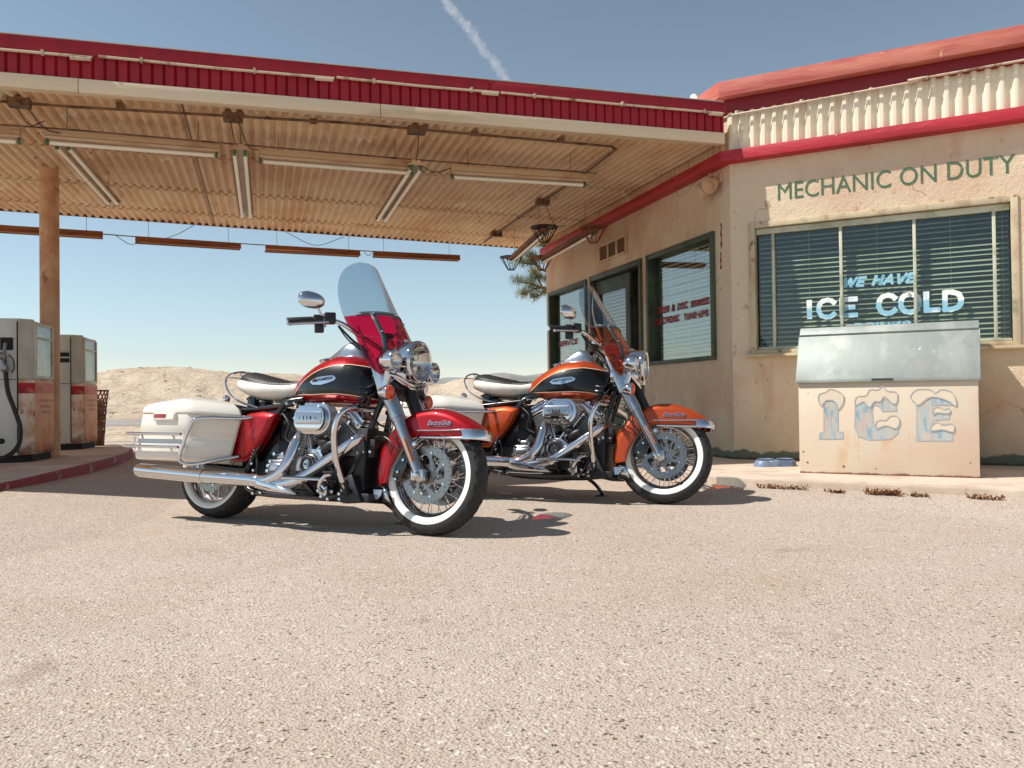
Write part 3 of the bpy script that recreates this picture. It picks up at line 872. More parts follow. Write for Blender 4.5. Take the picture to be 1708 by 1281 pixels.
# twin floodlight on the shop corner
M_flood = mk('peach_painted_metal', srgb(206, 166, 132), 0.6, layers=[dict(c=srgb(160, 110, 80), s=12, lo=0.5, hi=0.7)])
fl = thing('floodlight', 'pair of round peach painted floodlights on the shop wall by the corner', 'floodlight', loc=S(7.56, 2.81, 0.0))
m = MB(); m.lohi((-0.03, -0.09, 0.03), (0, 0.02, 0.12)); m.tube([(-0.03, -0.03, 0.10), (-0.10, 0.0, 0.12)], 0.018, 8)
m.build('bracket', M_flood, fl, bevel=0.004)
for (oy, oz, dy) in ((-0.055, 0.005, -0.25), (0.10, -0.02, 0.55)):
    m = MB(); m.lathe([(-0.10, 0.02), (-0.085, 0.045), (-0.03, 0.070), (0.02, 0.082), (0.035, 0.084), (0.03, 0.074), (0.0, 0.05), (-0.03, 0.0)], (-0.12, oy, oz), (-0.75, dy, -0.45), 20)
    m.build('lamp_head', M_flood, fl)

# ================================================================ CANOPY
can = thing('canopy', 'long flat pump canopy with red corrugated fascia and tan underside', 'canopy', loc=(-2.14, 9.95, 0))
def cb(m, name, mats, **k):
    return world_child(m.build(name, mats, **k), can)
FY = 7.25; CX0, CX1 = -7.0, 4.285
m = MB(); m.lohi((CX0, FY - 0.028, 3.432), (1.95, FY + 0.02, 3.540)); m.lohi((1.955, FY - 0.03, 3.43), (CX1, FY + 0.02, 3.535))
cb(m, 'fascia_cap', M_redsheet, bevel=0.006)
m = MB(); m.lohi((CX0, FY - 0.034, 3.541), (CX1 - 0.01, FY + 0.01, 3.549))
cb(m, 'drip_edge', mk('pale_drip_edge', srgb(206, 200, 196), 0.5), smooth=0)
m = MB(); n = int((CX1 - CX0) / 0.086 * 20); r0, r1 = [], []
for k in range(n + 1):
    x = CX0 + (CX1 - CX0) * k / n
    q_ = (x / 0.086) % 1.0
    y = FY - 0.012 + 0.022 * max(0.0, 1 - abs(q_ - 0.5) / 0.13) ** 0.7
    r0.append(V(x, y, 3.245)); r1.append(V(x, y, 3.434))
m.rings([r0, r1], False, False)
cb(m, 'fascia_panel', M_redsheet, smooth=35)
m = MB()
for a, b in ((CX0, -1.35), (-1.346, 0.985), (0.989, CX1)): m.lohi((a, FY - 0.03, 3.138), (b, FY + 0.03, 3.246))
m.lohi((CX0, FY + 0.02, 3.15), (CX1, FY + 0.10, 3.44))
cb(m, 'fascia_board', M_cream_wood, bevel=0.005)
m = MB()
for x0, x1, z in ((CX0, -1.24, 3.408), (-1.20, 0.60, 3.418), (0.62, 2.03, 3.424), (2.05, CX1 - 0.03, 3.422)):
    m.tube([(x0, FY - 0.055, z + 0.004), ((x0 + x1) / 2, FY - 0.05, z - 0.003), (x1, FY - 0.055, z)], 0.0115, 8)
    m.tube([(x1 - 0.16, FY - 0.055, z - 0.016), (x1 - 0.01, FY - 0.055, z - 0.014)], 0.017, 8)
    x = x0 + 0.3
    while x < x1: m.lohi((x, FY - 0.07, z - 0.016), (x + 0.02, FY - 0.03, z + 0.022)); x += 0.85
cb(m, 'fascia_conduit', M_conduit)
# soffit sheets, lapped three times
def back(x): return 11.75 + (x + 6.0) * 0.172
m = MB(); pitch = 0.094; n = int((4.36 - CX0) / pitch * 8)
cuts = [0.0, 0.33, 0.62, 0.86, 1.0]
for q in range(4):
    rws = []
    for e, dz in ((0, -0.012), (1, 0.0)):
        f = cuts[q + e]
        row = []
        for k in range(n + 1):
            x = CX0 + (4.36 - CX0) * k / n
            y = 7.33 + (back(x) - 7.33) * f + (0.05 if e and q < 3 else 0)
            row.append(V(x, y, 3.215 + dz + corr_profile(x / pitch, 0.017)))
        rws.append(row)
    m.rings(rws, False, False)
    # rolled lower lip of each sheet shows the waves end-on
    m.rings([rws[0], [p_ + V(0, 0, 0.004) for p_ in rws[0]]], False, False)
    if q == 3: m.rings([rws[1], [p_ + V(0, 0, 0.02) for p_ in rws[1]]], False, False)
cb(m, 'soffit', M_soffit, smooth=40)
m = MB()
m.add([(CX0, 7.27, 3.44), (4.3, 7.27, 3.44), (4.3, back(4.3) - 0.02, 3.34), (CX0, back(CX0) - 0.02, 3.34), (CX0, 7.27, 3.40), (4.3, 7.27, 3.40), (4.3, back(4.3) - 0.02, 3.26), (CX0, back(CX0) - 0.02, 3.26)],
      [(0, 1, 2, 3), (7, 6, 5, 4), (0, 4, 5, 1), (1, 5, 6, 2), (2, 6, 7, 3), (3, 7, 4, 0)])
cb(m, 'roof_deck', M_cream_wood, smooth=0)
m = MB()
for x in (-5.2, -0.62, 0.55, 2.32, 3.55): m.lohi((x - 0.006, 7.33, 3.196), (x + 0.006, back(x) - 0.05, 3.2))
x = CX0
m.bar((CX0, back(CX0) + 0.02, 3.225), (4.33, back(4.33) + 0.02, 3.225), 0.03, 0.05)
cb(m, 'soffit_seam', M_darkconduit, smooth=0)
m = MB(); m.lathe([(0.16, 0.094), (3.06, 0.094), (3.06, 0.108), (3.075, 0.108), (3.075, 0.094), (3.23, 0.094)], (-2.14, 9.95, 0), (0, 0, 1), 32)
m.lathe([(0.164, 0.16), (0.18, 0.16)], (-2.14, 9.95, 0), (0, 0, 1), 24)
cb(m, 'column', M_column, smooth=35)
# wiring conduit and junction boxes under the soffit
m = MB(); zc = 3.165
m.tube([(CX0, 7.66, zc), (-1.5, 7.65, zc - 0.01), (0.7, 7.55, zc), (3.28, 7.62, zc - 0.008), (3.36, 7.70, zc - 0.01), (3.40, 8.6, zc), (3.38, 10.1, zc), (3.36, 12.9, zc)], 0.012, 8)
for x, y in ((-1.86, 7.66), (-0.22, 7.62), (1.36, 7.58), (3.38, 10.05), (3.37, 12.2)):
    m.box((x, y, zc - 0.005), (0.16, 0.10, 0.07))
for x in (-1.1, 0.45, 1.9, 2.75): m.box((x, 7.6, zc + 0.01), (0.06, 0.05, 0.04))
m.tube([(CX0, 7.80, 3.02), (-1.5, 7.82, 3.015), (1.3, 8.04, 3.02), (3.3, 8.06, 3.01)], 0.008, 6)
xs = [i * 0.5 - 4 for i in range(16)]
m.tube(cr([(-3.2, back(-3.2) + 0.05, 3.02), (-2.0, back(-2) + 0.1, 3.0), (-1.0, back(-1) + 0.1, 2.99), (0.6, back(0.6) + 0.05, 2.99), (3.0, back(3) - 0.1, 2.98)], 4), 0.008, 6)
cb(m, 'conduit', M_darkconduit, bevel=0)
m = MB()
def droop(a, b, sag, r=0.004, n=8):
    a, b = Vector(a), Vector(b)
    return cr([a, (a + b) / 2 - V(0, 0, sag), b], n)
for a, b, s_ in [((-1.82, 7.66, 3.15), (-1.6, 7.9, 3.0), 0.07), ((-1.90, 7.66, 3.15), (-1.7, 7.75, 3.05), 0.10), ((-0.24, 7.62, 3.13), (-0.2, 7.88, 3.0), 0.05), ((-0.18, 7.62, 3.13), (-0.02, 8.0, 3.0), 0.09), ((1.38, 7.58, 3.13), (1.43, 8.0, 3.0), 0.02),
                 ((-1.9, back(-1.9) + 0.1, 3.0), (-1.5, 12.5, 2.95), 0.10), ((-0.9, back(-0.9), 3.19), (-1.3, 12.6, 2.97), 0.02), ((0.35, back(0.4), 3.19), (1.2, 13.0, 3.18), 0.16), ((1.46, 8.1, 3.0), (1.8, 8.15, 2.99), 0.06), ((1.5, 13.0, 2.97), (1.62, 13.0, 2.95), 0.05), ((3.42, 10.05, 3.12), (3.62, 9.9, 2.85), 0.12)]:
    m.tube(droop(a, b, s_), 0.0045, 5)
cb(m, 'loose_wire', mk('black_wire', srgb(34, 30, 28), 0.6))

# ---- hanging fluorescent fixtures
def fixture(a, b, z, label, group, tubes, mat, size=(0.14, 0.075), hang=0.22, tilt=0.0):
    a, b = V(a[0], a[1], 0), V(b[0], b[1], 0)
    c = (a + b) / 2; d = (b - a); L = d.length; d.normalize()
    M = frame_mat((c.x, c.y, z), d, V(0, 0, 1).cross(d))
    if tilt: M = M @ Matrix.Rotation(tilt, 4, 'X')
    t = thing('fluorescent_fixture', label, 'light fixture', M=M, group=group)
    w_, h_ = size; m = MB()
    prof = [(-w_ / 2, -0.012), (-w_ / 2, 0.006), (-w_ * 0.30, 0.022), (-w_ * 0.26, h_), (w_ * 0.26, h_), (w_ * 0.30, 0.022), (w_ / 2, 0.006), (w_ / 2, -0.012), (w_ * 0.42, 0.0), (-w_ * 0.42, 0.0)]
    m.rings([[V(x, y_, z_) for y_, z_ in prof] for x in (-L / 2, L / 2)], True, True)
    m.build('housing', mat, t, smooth=0)
    for y_ in tubes:
        m = MB(); m.lathe([(-L / 2 + 0.03, 0.006), (-L / 2 + 0.035, 0.019), (L / 2 - 0.035, 0.019), (L / 2 - 0.03, 0.006)], (0, y_, -0.034), (1, 0, 0), 12)
        m.build('lamp_tube', M_tube, t)
        for e in (-1, 1):
            m = MB(); m.box((e * (L / 2 - 0.012), y_, -0.026), (0.022, 0.03, 0.055))
            m.build('socket', M_socket, t, bevel=0.002)
    for e in (-0.38, 0.38):
        m = MB(); m.tube([(e * L, 0, h_ - 0.005), (e * L, 0, h_ + hang)], 0.003, 5)
        m.build('hanger', M_darkconduit, t)
    return t
GA = 'fluorescent fixtures under the canopy front'
fixture((-3.35, 7.88), (-1.92, 7.94), 2.95, 'fluorescent fixture cut off by the left edge beside the column', GA, (0.0,), M_fixture)
fixture((-1.73, 7.92), (-0.36, 7.99), 2.955, 'cream fluorescent fixture just right of the column under the canopy front', GA, (0.0,), M_fixture)
fixture((-0.01, 8.07), (1.42, 8.16), 2.95, 'cream fluorescent fixture in the middle under the canopy front', GA, (0.0,), M_fixture)
fixture((1.80, 8.17), (3.22, 8.16), 2.94, 'rightmost cream fluorescent fixture under the canopy front, nearest the shop', GA, (0.0,), M_fixture)
GP = 'twin tube fixtures running away under the canopy'
fixture((-1.63, 8.06), (-1.57, 10.3), 2.965, 'twin tube light running back just right of the column', GP, (-0.045, 0.045), M_fixture, (0.16, 0.05))
fixture((-0.175, 7.90), (-0.165, 10.7), 2.965, 'twin tube light running back above the seat of the red motorcycle', GP, (-0.045, 0.045), M_fixture, (0.16, 0.05))
fixture((1.43, 8.02), (1.43, 10.55), 2.965, 'twin tube light running back nearest the shop wall', GP, (-0.045, 0.045), M_fixture, (0.16, 0.05))
GB = 'brown fixtures hanging along the canopy back edge'
for (a, b, lab) in [((-3.6, 12.0), (-2.0, 12.25), 'brown fixture crossing behind the column at the canopy back edge'), ((-1.64, 12.5), (-0.28, 12.75), 'brown fixture at the back edge left of the windscreens'),
                    ((0.06, 12.85), (1.44, 13.02), 'brown fixture at the back edge right above the clear windscreen'), ((1.64, 13.0), (3.01, 13.1), 'brown fixture at the back edge nearest the shop')]:
    fixture(a, b, 2.905, lab, GB, (), M_fixbrown, (0.12, 0.075), 0.30, tilt=radians(-4))
# guarded lights by the shop wall
M_cage = mk('black_guard_wire', srgb(40, 34, 32), 0.5, 0.6)
def guarded(a, b, z, label, gmat):
    t = fixture(a, b, z, label, 'guarded lights beside the shop wall', (0.0,), M_fixbrown, (0.15, 0.05), 0.42)
    L = (Vector(b) - Vector(a)).length
    for e in (-1, 1):
        m = MB()
        top = [V(e * (L / 2 + 0.02) + 0.16 * cos(k * pi / 5) , 0.17 * sin(k * pi / 5), 0.05) for k in range(10)]
        m.tube(top + [], 0.007, 6, closed=True)
        m.add(top + [V(p_.x * 1.0, p_.y, 0.058) for p_ in top], [tuple(range(10)), tuple(range(10, 20))])
        low = [V(e * (L / 2 + 0.02) + 0.05 * cos(k * pi / 5), 0.05 * sin(k * pi / 5), -0.14) for k in range(10)]
        m.tube(low, 0.006, 6, closed=True)
        for k in range(10): m.tube([top[k], low[k]], 0.005, 5)
        m.build('end_guard', gmat, t, smooth=0)
    return t
guarded((3.37, 9.98), (3.60, 12.2), 2.78, 'guarded light with dark wire cages hanging clear of the shop wall', M_cage)
guarded((3.93, 9.75), (4.02, 12.0), 2.76, 'guarded light with a rust brown cage hanging closest to the shop wall', mk('rusty_guard', srgb(150, 88, 56), 0.7, 0.2))
# ================================================================ FORECOURT THINGS
# ---- ice box
M_boxpaint = mk('cream_box_paint', srgb(220, 206, 184), 0.6, layers=[
    dict(c=srgb(222, 194, 170), s=1.3, lo=0.44, hi=0.66, f=0.7), dict(c=srgb(214, 176, 136), s=5, st=(1, 1, 0.4), lo=0.55, hi=0.72, f=0.6),
    dict(c=srgb(150, 104, 76), s=20, lo=0.70, hi=0.73, f=0.9), dict(c=srgb(140, 92, 66), kind='z', s=14, amp=0.04, lo=0.040, hi=0.024)], bump=[(40, 0.0012)])
M_galv = mk('galvanised_sheet', srgb(150, 158, 152), 0.58, 0.3, layers=[
    dict(c=srgb(184, 186, 178), s=3, st=(1, 1, 0.6), lo=0.42, hi=0.62, f=0.7), dict(c=srgb(184, 172, 166), s=1.6, lo=0.52, hi=0.72, f=0.6, seed=5),
    dict(c=srgb(146, 162, 154), s=2.2, lo=0.50, hi=0.68, f=0.6, seed=2), dict(c=srgb(206, 208, 202), s=30, st=(1, 1, 0.3), lo=0.67, hi=0.71, rough=0.6, metal=0.2),
    dict(c=srgb(110, 112, 104), s=55, st=(0.3, 0.3, 1), lo=0.70, hi=0.73, f=0.7)], bump=[(2.2, 0.008), (60, 0.0005)])
M_iceblue = mk('faded_blue_paint', srgb(204, 190, 174), 0.8, layers=[
    dict(c=srgb(168, 190, 194), s=10, st=(2.6, 2.6, 0.4), lo=0.38, hi=0.54, f=0.75), dict(c=srgb(146, 172, 186), s=15, st=(1.8, 1.8, 0.5), lo=0.54, hi=0.60),
    dict(c=srgb(206, 180, 164), s=8, st=(2, 2, 0.6), lo=0.56, hi=0.66, f=0.6, seed=4), dict(c=srgb(172, 206, 204), s=6, lo=0.58, hi=0.66, seed=5, f=0.8)])
M_iceline = mk('blue_grey_outline', srgb(168, 178, 186), 0.8, layers=[dict(c=srgb(208, 196, 178), s=22, lo=0.52, hi=0.62, f=0.7)])
M_snow = mk('cream_snow_paint', srgb(226, 212, 190), 0.7)
BO = V(4.11, 5.875, 0.10)
Mb = frame_mat(BO, UW, -NW)           # x along the front, y into the box, z up
box = thing('ice_box', 'cream ice box lettered ICE with a dented galvanised lid against the front window', 'ice box', M=Mb)
BW = 1.262
m = MB(); prof = [(0, 0.0), (0, 0.725), (0.20, 1.118), (1.15, 1.148), (1.15, 0.0)]
m.prism(prof, lambda y, z: (0, y, z), lambda y, z: (BW, y, z))
m.build('cabinet', M_boxpaint, box, bevel=0.006)
m = MB()
m.prism([(-0.022, 0.716), (-0.020, 0.745), (0.168, 1.095), (0.176, 1.091), (-0.008, 0.740), (-0.010, 0.716)], lambda y, z: (-0.016, y, z), lambda y, z: (BW + 0.016, y, z))
for x in (-0.019, BW + 0.013):
    m.prism([(-0.022, 0.716), (0.168, 1.098), (0.21, 1.09), (0.05, 0.716)], lambda y, z: (x, y, z), lambda y, z: (x + 0.006, y, z))
n0 = len(m.v)
m.build('lid', M_galv, box, bevel=0.003)
m = MB()
m.prism([(0.160, 1.108), (0.208, 1.166), (1.165, 1.176), (1.165, 1.150), (0.215, 1.128), (0.172, 1.094)], lambda y, z: (-0.012, y, z), lambda y, z: (BW + 0.012, y, z))
rag = [(0.33, 1.168), (0.36, 1.183), (0.45, 1.178), (0.52, 1.185), (0.55, 1.17)]
m.prism(rag, lambda x, z: (x, 0.21, z), lambda x, z: (x, 0.205, z - 0.006))
m.build('hood', M_galv, box, bevel=0.003)
m = MB(); m.lohi((0.545, -0.026, 0.727), (0.695, -0.0225, 0.741))
m.build('maker_plate', mk('dark_plate', srgb(60, 60, 58), 0.5), box, smooth=0)
m = MB()
for x, z0, z1 in ((0.44, 0.12, 0.34), (0.80, 0.10, 0.33)):
    z = z0
    while z < z1:
        m.lathe([(-0.0012, 0.0028), (0.001, 0.0028)], (x + random.uniform(-.002, .002), 0, z), (0, 1, 0), 7); z += random.uniform(0.022, 0.05)
for x, z, r in ((0.03, 0.17, 0.008), (0.06, 0.085, 0.009), (0.33, 0.06, 0.011), (0.56, 0.05, 0.006), (1.20, 0.11, 0.006)): m.lathe([(-0.0014, r), (0.001, r)], (x, 0, z), (0, 1, 0), 10)
m.build('rivets', mk('rusty_rivet', srgb(150, 112, 84), 0.7), box, smooth=0)
L_I = [(0.192, 0.668), (0.296, 0.667), (0.292, 0.429), (0.332, 0.429), (0.331, 0.375), (0.152, 0.372), (0.158, 0.419), (0.188, 0.428)]
L_Ic = [(0.152, 0.677), (0.158, 0.724), (0.202, 0.741), (0.237, 0.763), (0.281, 0.755), (0.332, 0.721), (0.34, 0.676), (0.322, 0.63), (0.295, 0.603), (0.287, 0.649), (0.253, 0.676), (0.201, 0.671), (0.174, 0.631)]
L_C = [(0.424, 0.648), (0.475, 0.665), (0.542, 0.647), (0.609, 0.682), (0.706, 0.663), (0.718, 0.592), (0.615, 0.589), (0.591, 0.629), (0.555, 0.638), (0.541, 0.593), (0.548, 0.503), (0.563, 0.458), (0.621, 0.477), (0.687, 0.477), (0.727, 0.477), (0.722, 0.424), (0.669, 0.379), (0.52, 0.368), (0.445, 0.394), (0.416, 0.466)]
L_Cc = [(0.421, 0.639), (0.434, 0.702), (0.501, 0.71), (0.527, 0.755), (0.585, 0.754), (0.619, 0.78), (0.651, 0.744), (0.716, 0.731), (0.719, 0.663), (0.69, 0.646), (0.634, 0.7), (0.6, 0.664), (0.559, 0.665), (0.525, 0.62), (0.484, 0.665), (0.45, 0.648)]
L_Ci = [(0.572, 0.503), (0.598, 0.521), (0.639, 0.521), (0.672, 0.552), (0.721, 0.548), (0.733, 0.495), (0.703, 0.459), (0.638, 0.482), (0.572, 0.458)]
L_E = [(0.854, 0.645), (0.946, 0.688), (1.009, 0.696), (1.101, 0.669), (1.111, 0.634), (0.961, 0.635), (0.96, 0.6), (1.069, 0.6), (1.071, 0.531), (0.962, 0.522), (0.961, 0.478), (1.089, 0.462), (1.088, 0.37), (0.849, 0.367)]
L_Ec = [(0.812, 0.698), (0.853, 0.75), (0.947, 0.749), (0.978, 0.722), (1.018, 0.748), (1.087, 0.729), (1.116, 0.66), (1.111, 0.626), (1.07, 0.66), (0.993, 0.692), (0.931, 0.688), (0.867, 0.636), (0.835, 0.662)]
L_Em = [(0.968, 0.609), (1.0, 0.618), (1.038, 0.6), (1.069, 0.609), (1.068, 0.574), (0.991, 0.578), (0.963, 0.565)]
L_El = [(0.95, 0.478), (0.99, 0.508), (1.021, 0.487), (1.09, 0.491), (1.094, 0.436), (1.02, 0.453), (0.95, 0.443)]
def flat(m, poly, y0):
    m.prism([(x, z - 0.10) for x, z in poly], lambda x, z: (x, y0, z), lambda x, z: (x, y0 + 0.001, z))
def outline(m, poly, y0, wd=0.006, smooth=True):
    pts = [V(x, y0, z - 0.10) for x, z in poly]
    if smooth: pts = cr(pts, 4, True)
    n = len(pts); i0 = []; i1 = []
    for k in range(n):
        t = (pts[(k + 1) % n] - pts[k - 1]).normalized(); nn = V(-t.z, 0, t.x) * wd / 2
        i0.append(pts[k] + nn); i1.append(pts[k] - nn)
    m.rings([i0, i1], True, False)
m = MB()
for p_ in (L_I, L_C, L_E): flat(m, p_, -0.0015)
m.mat(1)
for p_ in (L_I, L_C, L_E): outline(m, p_, -0.0022, 0.008, False)
m.mat(2)
for i, p_ in enumerate((L_Ic, L_Cc, L_Ec, L_Ci, L_Em, L_El)): flat(m, [(q.x, q.z + 0.10) for q in cr([V(x, 0, z - 0.10) for x, z in p_], 4, True)], -0.0032 - 0.0004 * i)
m.mat(1)
for i, p_ in enumerate((L_Ic, L_Cc, L_Ec, L_Ci, L_Em, L_El)): outline(m, p_, -0.0062 - 0.0003 * i)
m.build('lettering', [M_iceblue, M_iceline, M_snow], box, smooth=0)

# ---- twin pet bowl
M_bowl = mk('blue_grey_bowl', srgb(112, 132, 160), 0.4, layers=[dict(c=srgb(84, 102, 130), s=9, lo=0.45, hi=0.65), dict(c=srgb(176, 190, 204), s=22, lo=0.66, hi=0.7)])
bd = V(0.96, -0.28, 0)
bw = thing('pet_bowl', 'blue grey twin pet bowl on the pavement left of the ice box', 'bowl', M=frame_mat((4.30, 6.50, 0.10), bd, (0.28, 0.96, 0)))
m = MB()
def stad(l, r, z, n=14):
    return [V(l + r * cos(a), r * sin(a), z) for a in [(-pi / 2) + pi * k / n for k in range(n + 1)]] + [V(-l + r * cos(a), r * sin(a), z) for a in [(pi / 2) + pi * k / n for k in range(n + 1)]]
m.rings([stad(0.10, 0.088, 0.0), stad(0.094, 0.080, 0.045), stad(0.09, 0.072, 0.055)], True, True)
m.build('stand', M_bowl, bw, smooth=50)
for x in (-0.085, 0.085):
    m = MB(); m.lathe([(0.056, 0.055), (0.062, 0.068), (0.066, 0.070), (0.066, 0.064), (0.060, 0.058), (0.058, 0.0)], (x, 0, 0), (0, 0, 1), 24)
    m.build('bowl', M_bowl, bw)

# ---- petrol pumps
M_steel = mk('dull_pump_steel', srgb(216, 216, 206), 0.4, 0.15, layers=[
    dict(c=srgb(186, 186, 174), s=2, st=(1, 1, 0.4), lo=0.4, hi=0.65, rough=0.55), dict(c=srgb(204, 202, 190), s=5, lo=0.55, hi=0.7, rough=0.6, metal=0.3)])
M_rust = mk('rusted_white_panel', srgb(246, 230, 212), 0.7, layers=[
    dict(c=srgb(222, 168, 136), s=3, lo=0.42, hi=0.60), dict(c=srgb(196, 112, 62), s=4, st=(1, 1, 0.5), lo=0.50, hi=0.66, f=0.85, seed=3),
    dict(c=srgb(136, 74, 42), s=9, lo=0.62, hi=0.68), dict(c=srgb(120, 66, 40), kind='z', s=7, amp=0.34, lo=0.36, hi=0.20, f=0.95),
    dict(c=srgb(70, 46, 38), s=24, lo=0.70, hi=0.72)], bump=[(40, 0.001)])
M_redband = mk('faded_red_band', srgb(190, 40, 48), 0.6, layers=[dict(c=srgb(206, 130, 104), s=5, lo=0.50, hi=0.62), dict(c=srgb(120, 50, 42), s=14, lo=0.63, hi=0.68)])
M_pale = mk('pump_frame_paint', srgb(206, 202, 186), 0.5, layers=[dict(c=srgb(176, 160, 134), s=6, lo=0.5, hi=0.7)])
M_black = mk('black_rubber', srgb(38, 38, 40), 0.6)
M_recess = mk('dark_recess', srgb(34, 32, 30), 0.8)
M_dial = mk('dial_face', srgb(226, 222, 210), 0.5, layers=[dict(c=srgb(170, 178, 176), s=2.5, lo=0.4, hi=0.6)])
M_pglass = clear_mat('pump_glass', (0.80, 0.86, 0.84), 0.02, 1.5, 2.2)
M_letter = mk('faded_rust_lettering', srgb(190, 112, 80), 0.8)
M_orange = mk('sun_faded_orange_panel', srgb(232, 178, 140), 0.65, layers=[
    dict(c=srgb(222, 156, 112), s=2.5, lo=0.45, hi=0.65), dict(c=srgb(184, 100, 58), s=6, st=(1, 1, 0.5), lo=0.60, hi=0.70, f=0.7, seed=8),
    dict(c=srgb(168, 88, 48), kind='z', s=6, amp=0.3, lo=0.36, hi=0.22, f=0.9), dict(c=srgb(96, 54, 38), s=26, lo=0.68, hi=0.71)], bump=[(40, 0.001)])
M_salmon = mk('faded_salmon_band', srgb(214, 128, 104), 0.6, layers=[dict(c=srgb(186, 84, 72), s=5, lo=0.50, hi=0.66, f=0.8)])
def pump(x, y, hose, label):
    # plan (relative to the right front corner): end panel, chamfered corner, dial side
    t = thing('petrol_pump', label, 'petrol pump', loc=(x, y, IZ), group='old petrol pumps on the island')
    def plan(k=0.0):
        return [(-0.62, 0.0 + k), (-0.18, 0.0 + k), (-0.055 - k, 0.10), (-0.0 - k, 0.60), (-0.18, 0.72 - k), (-0.62, 0.72 - k), (-0.78 + k, 0.60), (-0.74 + k, 0.10)]
    pl = plan()
    H1, H2 = 0.80, 1.385
    m = MB(); m.xy(plan(0.03), 0.0, 0.075); m.build('plinth', M_recess, t, smooth=0)
    m = MB()
    m.lohi((-0.615, 0.0, 0.07), (-0.185, 0.03, 0.55 if not hose else 0.80)) if hose else None
    m.lohi((-0.615, -0.004, 0.082), (-0.185, 0.03, H2 - 0.02))
    m.mat(1)
    m.build('end_panel', [M_steel, M_recess], t, bevel=0.006)
    m = MB(); m.xy([(a, b) for a, b in plan(0.008)], 0.07, H1); m.build('cabinet', M_rust, t, bevel=0.006)
    m = MB(); m.xy(plan(0.003), H1 - 0.135, H1 - 0.035); m.build('colour_band', M_redband, t, smooth=0)
    # upper housing: back core plus the dial window
    m = MB(); m.xy([(-0.62, 0.006), (-0.18, 0.006), (-0.062, 0.11), (-0.10, 0.115), (-0.10, 0.59), (-0.18, 0.71), (-0.62, 0.71), (-0.76, 0.6), (-0.74, 0.1)], H1 + 0.002, H2)
    m.build('head', M_steel, t, bevel=0.008)
    def D(yy, zz, o=0.0):    # point on the slanting dial side
        return V(-0.055 + 0.055 * (yy - 0.10) / 0.5 + o, yy, zz)
    m = MB()
    def db(y0, y1, z0, z1, o0, o1):
        vs = [D(a, b, o) for a in (y0, y1) for b in (z0, z1) for o in (o0, o1)]
        m.add(vs, [(0, 1, 3, 2), (4, 6, 7, 5), (0, 4, 5, 1), (2, 3, 7, 6), (0, 2, 6, 4), (1, 5, 7, 3)])
    db(0.11, 0.145, H1 + 0.004, H2 - 0.03, -0.05, 0.004); db(0.565, 0.60, H1 + 0.004, H2 - 0.05, -0.05, 0.004)
    db(0.145, 0.565, H1 + 0.004, H1 + 0.035, -0.05, 0.002); db(0.145, 0.565, H2 - 0.055, H2 - 0.03, -0.05, 0.002); db(0.145, 0.565, H2 - 0.185, H2 - 0.165, -0.05, 0.003)
    wf = m.build('window_frame', M_pale, t, bevel=0.003)
    m = MB(); m.add([D(0.145, H1 + 0.035, -0.008), D(0.565, H1 + 0.035, -0.008), D(0.565, H2 - 0.055, -0.008), D(0.145, H2 - 0.055, -0.008)], [(0, 1, 2, 3)])
    m.build('glass', M_pglass, wf, smooth=0)
    m = MB(); m.add([D(0.145, H1 + 0.035, -0.04), D(0.565, H1 + 0.035, -0.04), D(0.565, H2 - 0.055, -0.04), D(0.145, H2 - 0.055, -0.04)], [(0, 1, 2, 3)])
    m.build('dial', M_dial, wf, smooth=0)
    m = MB()
    for y0, y1, z0, z1 in ((0.16, 0.24, 1.12, 1.17), (0.16, 0.24, 1.02, 1.07)): db(y0, y1, z0, z1, -0.038, -0.034)
    m.build('counter', M_recess, wf, smooth=0)
    m = MB()
    def side_plate(z0, z1, o0, o1, y0=0.108, y1=0.592):
        vs = [D(a, b, o) for a in (y0, y1) for b in (z0, z1) for o in (o0, o1)]
        m.add(vs, [(0, 1, 3, 2), (4, 6, 7, 5), (0, 4, 5, 1), (2, 3, 7, 6), (0, 2, 6, 4), (1, 5, 7, 3)])
    side_plate(0.10, H1 - 0.012, -0.01, 0.004)
    sp_ = m.build('side_panel', M_orange, t, bevel=0.003)
    m = MB(); side_plate(H1 - 0.135, H1 - 0.035, 0.0, 0.0055); m.build('colour_band', M_salmon, sp_, smooth=0)
    m = MB()                                   # three lines of lettering weathered past reading
    rnd = random.Random(3)
    for ln, (ya, yb) in enumerate(((0.17, 0.53), (0.21, 0.49), (0.23, 0.50))):
        y_ = ya; zb = 0.575 - 0.058 * ln
        while y_ < yb:
            wd_ = rnd.uniform(0.012, 0.026)
            for q in range(rnd.choice((2, 3))):
                a0, a1 = y_ + rnd.uniform(0, wd_), y_ + rnd.uniform(0, wd_); z0_, z1_ = zb + rnd.uniform(0, 0.012), zb + rnd.uniform(0.022, 0.038)
                m.add([D(a0, z0_, 0.0048), D(a0 + 0.007, z0_, 0.0048), D(a1 + 0.007, z1_, 0.0048), D(a1, z1_, 0.0048)], [(0, 1, 2, 3)])
            y_ += wd_ + 0.014
    m.build('faded_marks', M_letter, sp_, smooth=0)
    m = MB()
    m.lohi((-0.60, -0.0075, H2 - 0.2), (-0.20, -0.004, H2 - 0.196)); m.lohi((-0.60, -0.0075, 0.795), (-0.20, -0.004, 0.80))
    m.lohi((-0.19, -0.008, 0.09), (-0.180, -0.0005, H2 - 0.03))
    for px_, pz in ((-0.32, 0.21), (-0.45, 1.30)): m.lathe([(0, 0.028), (0.004, 0.028)], (px_, -0.008, pz), (0, 1, 0), 16)
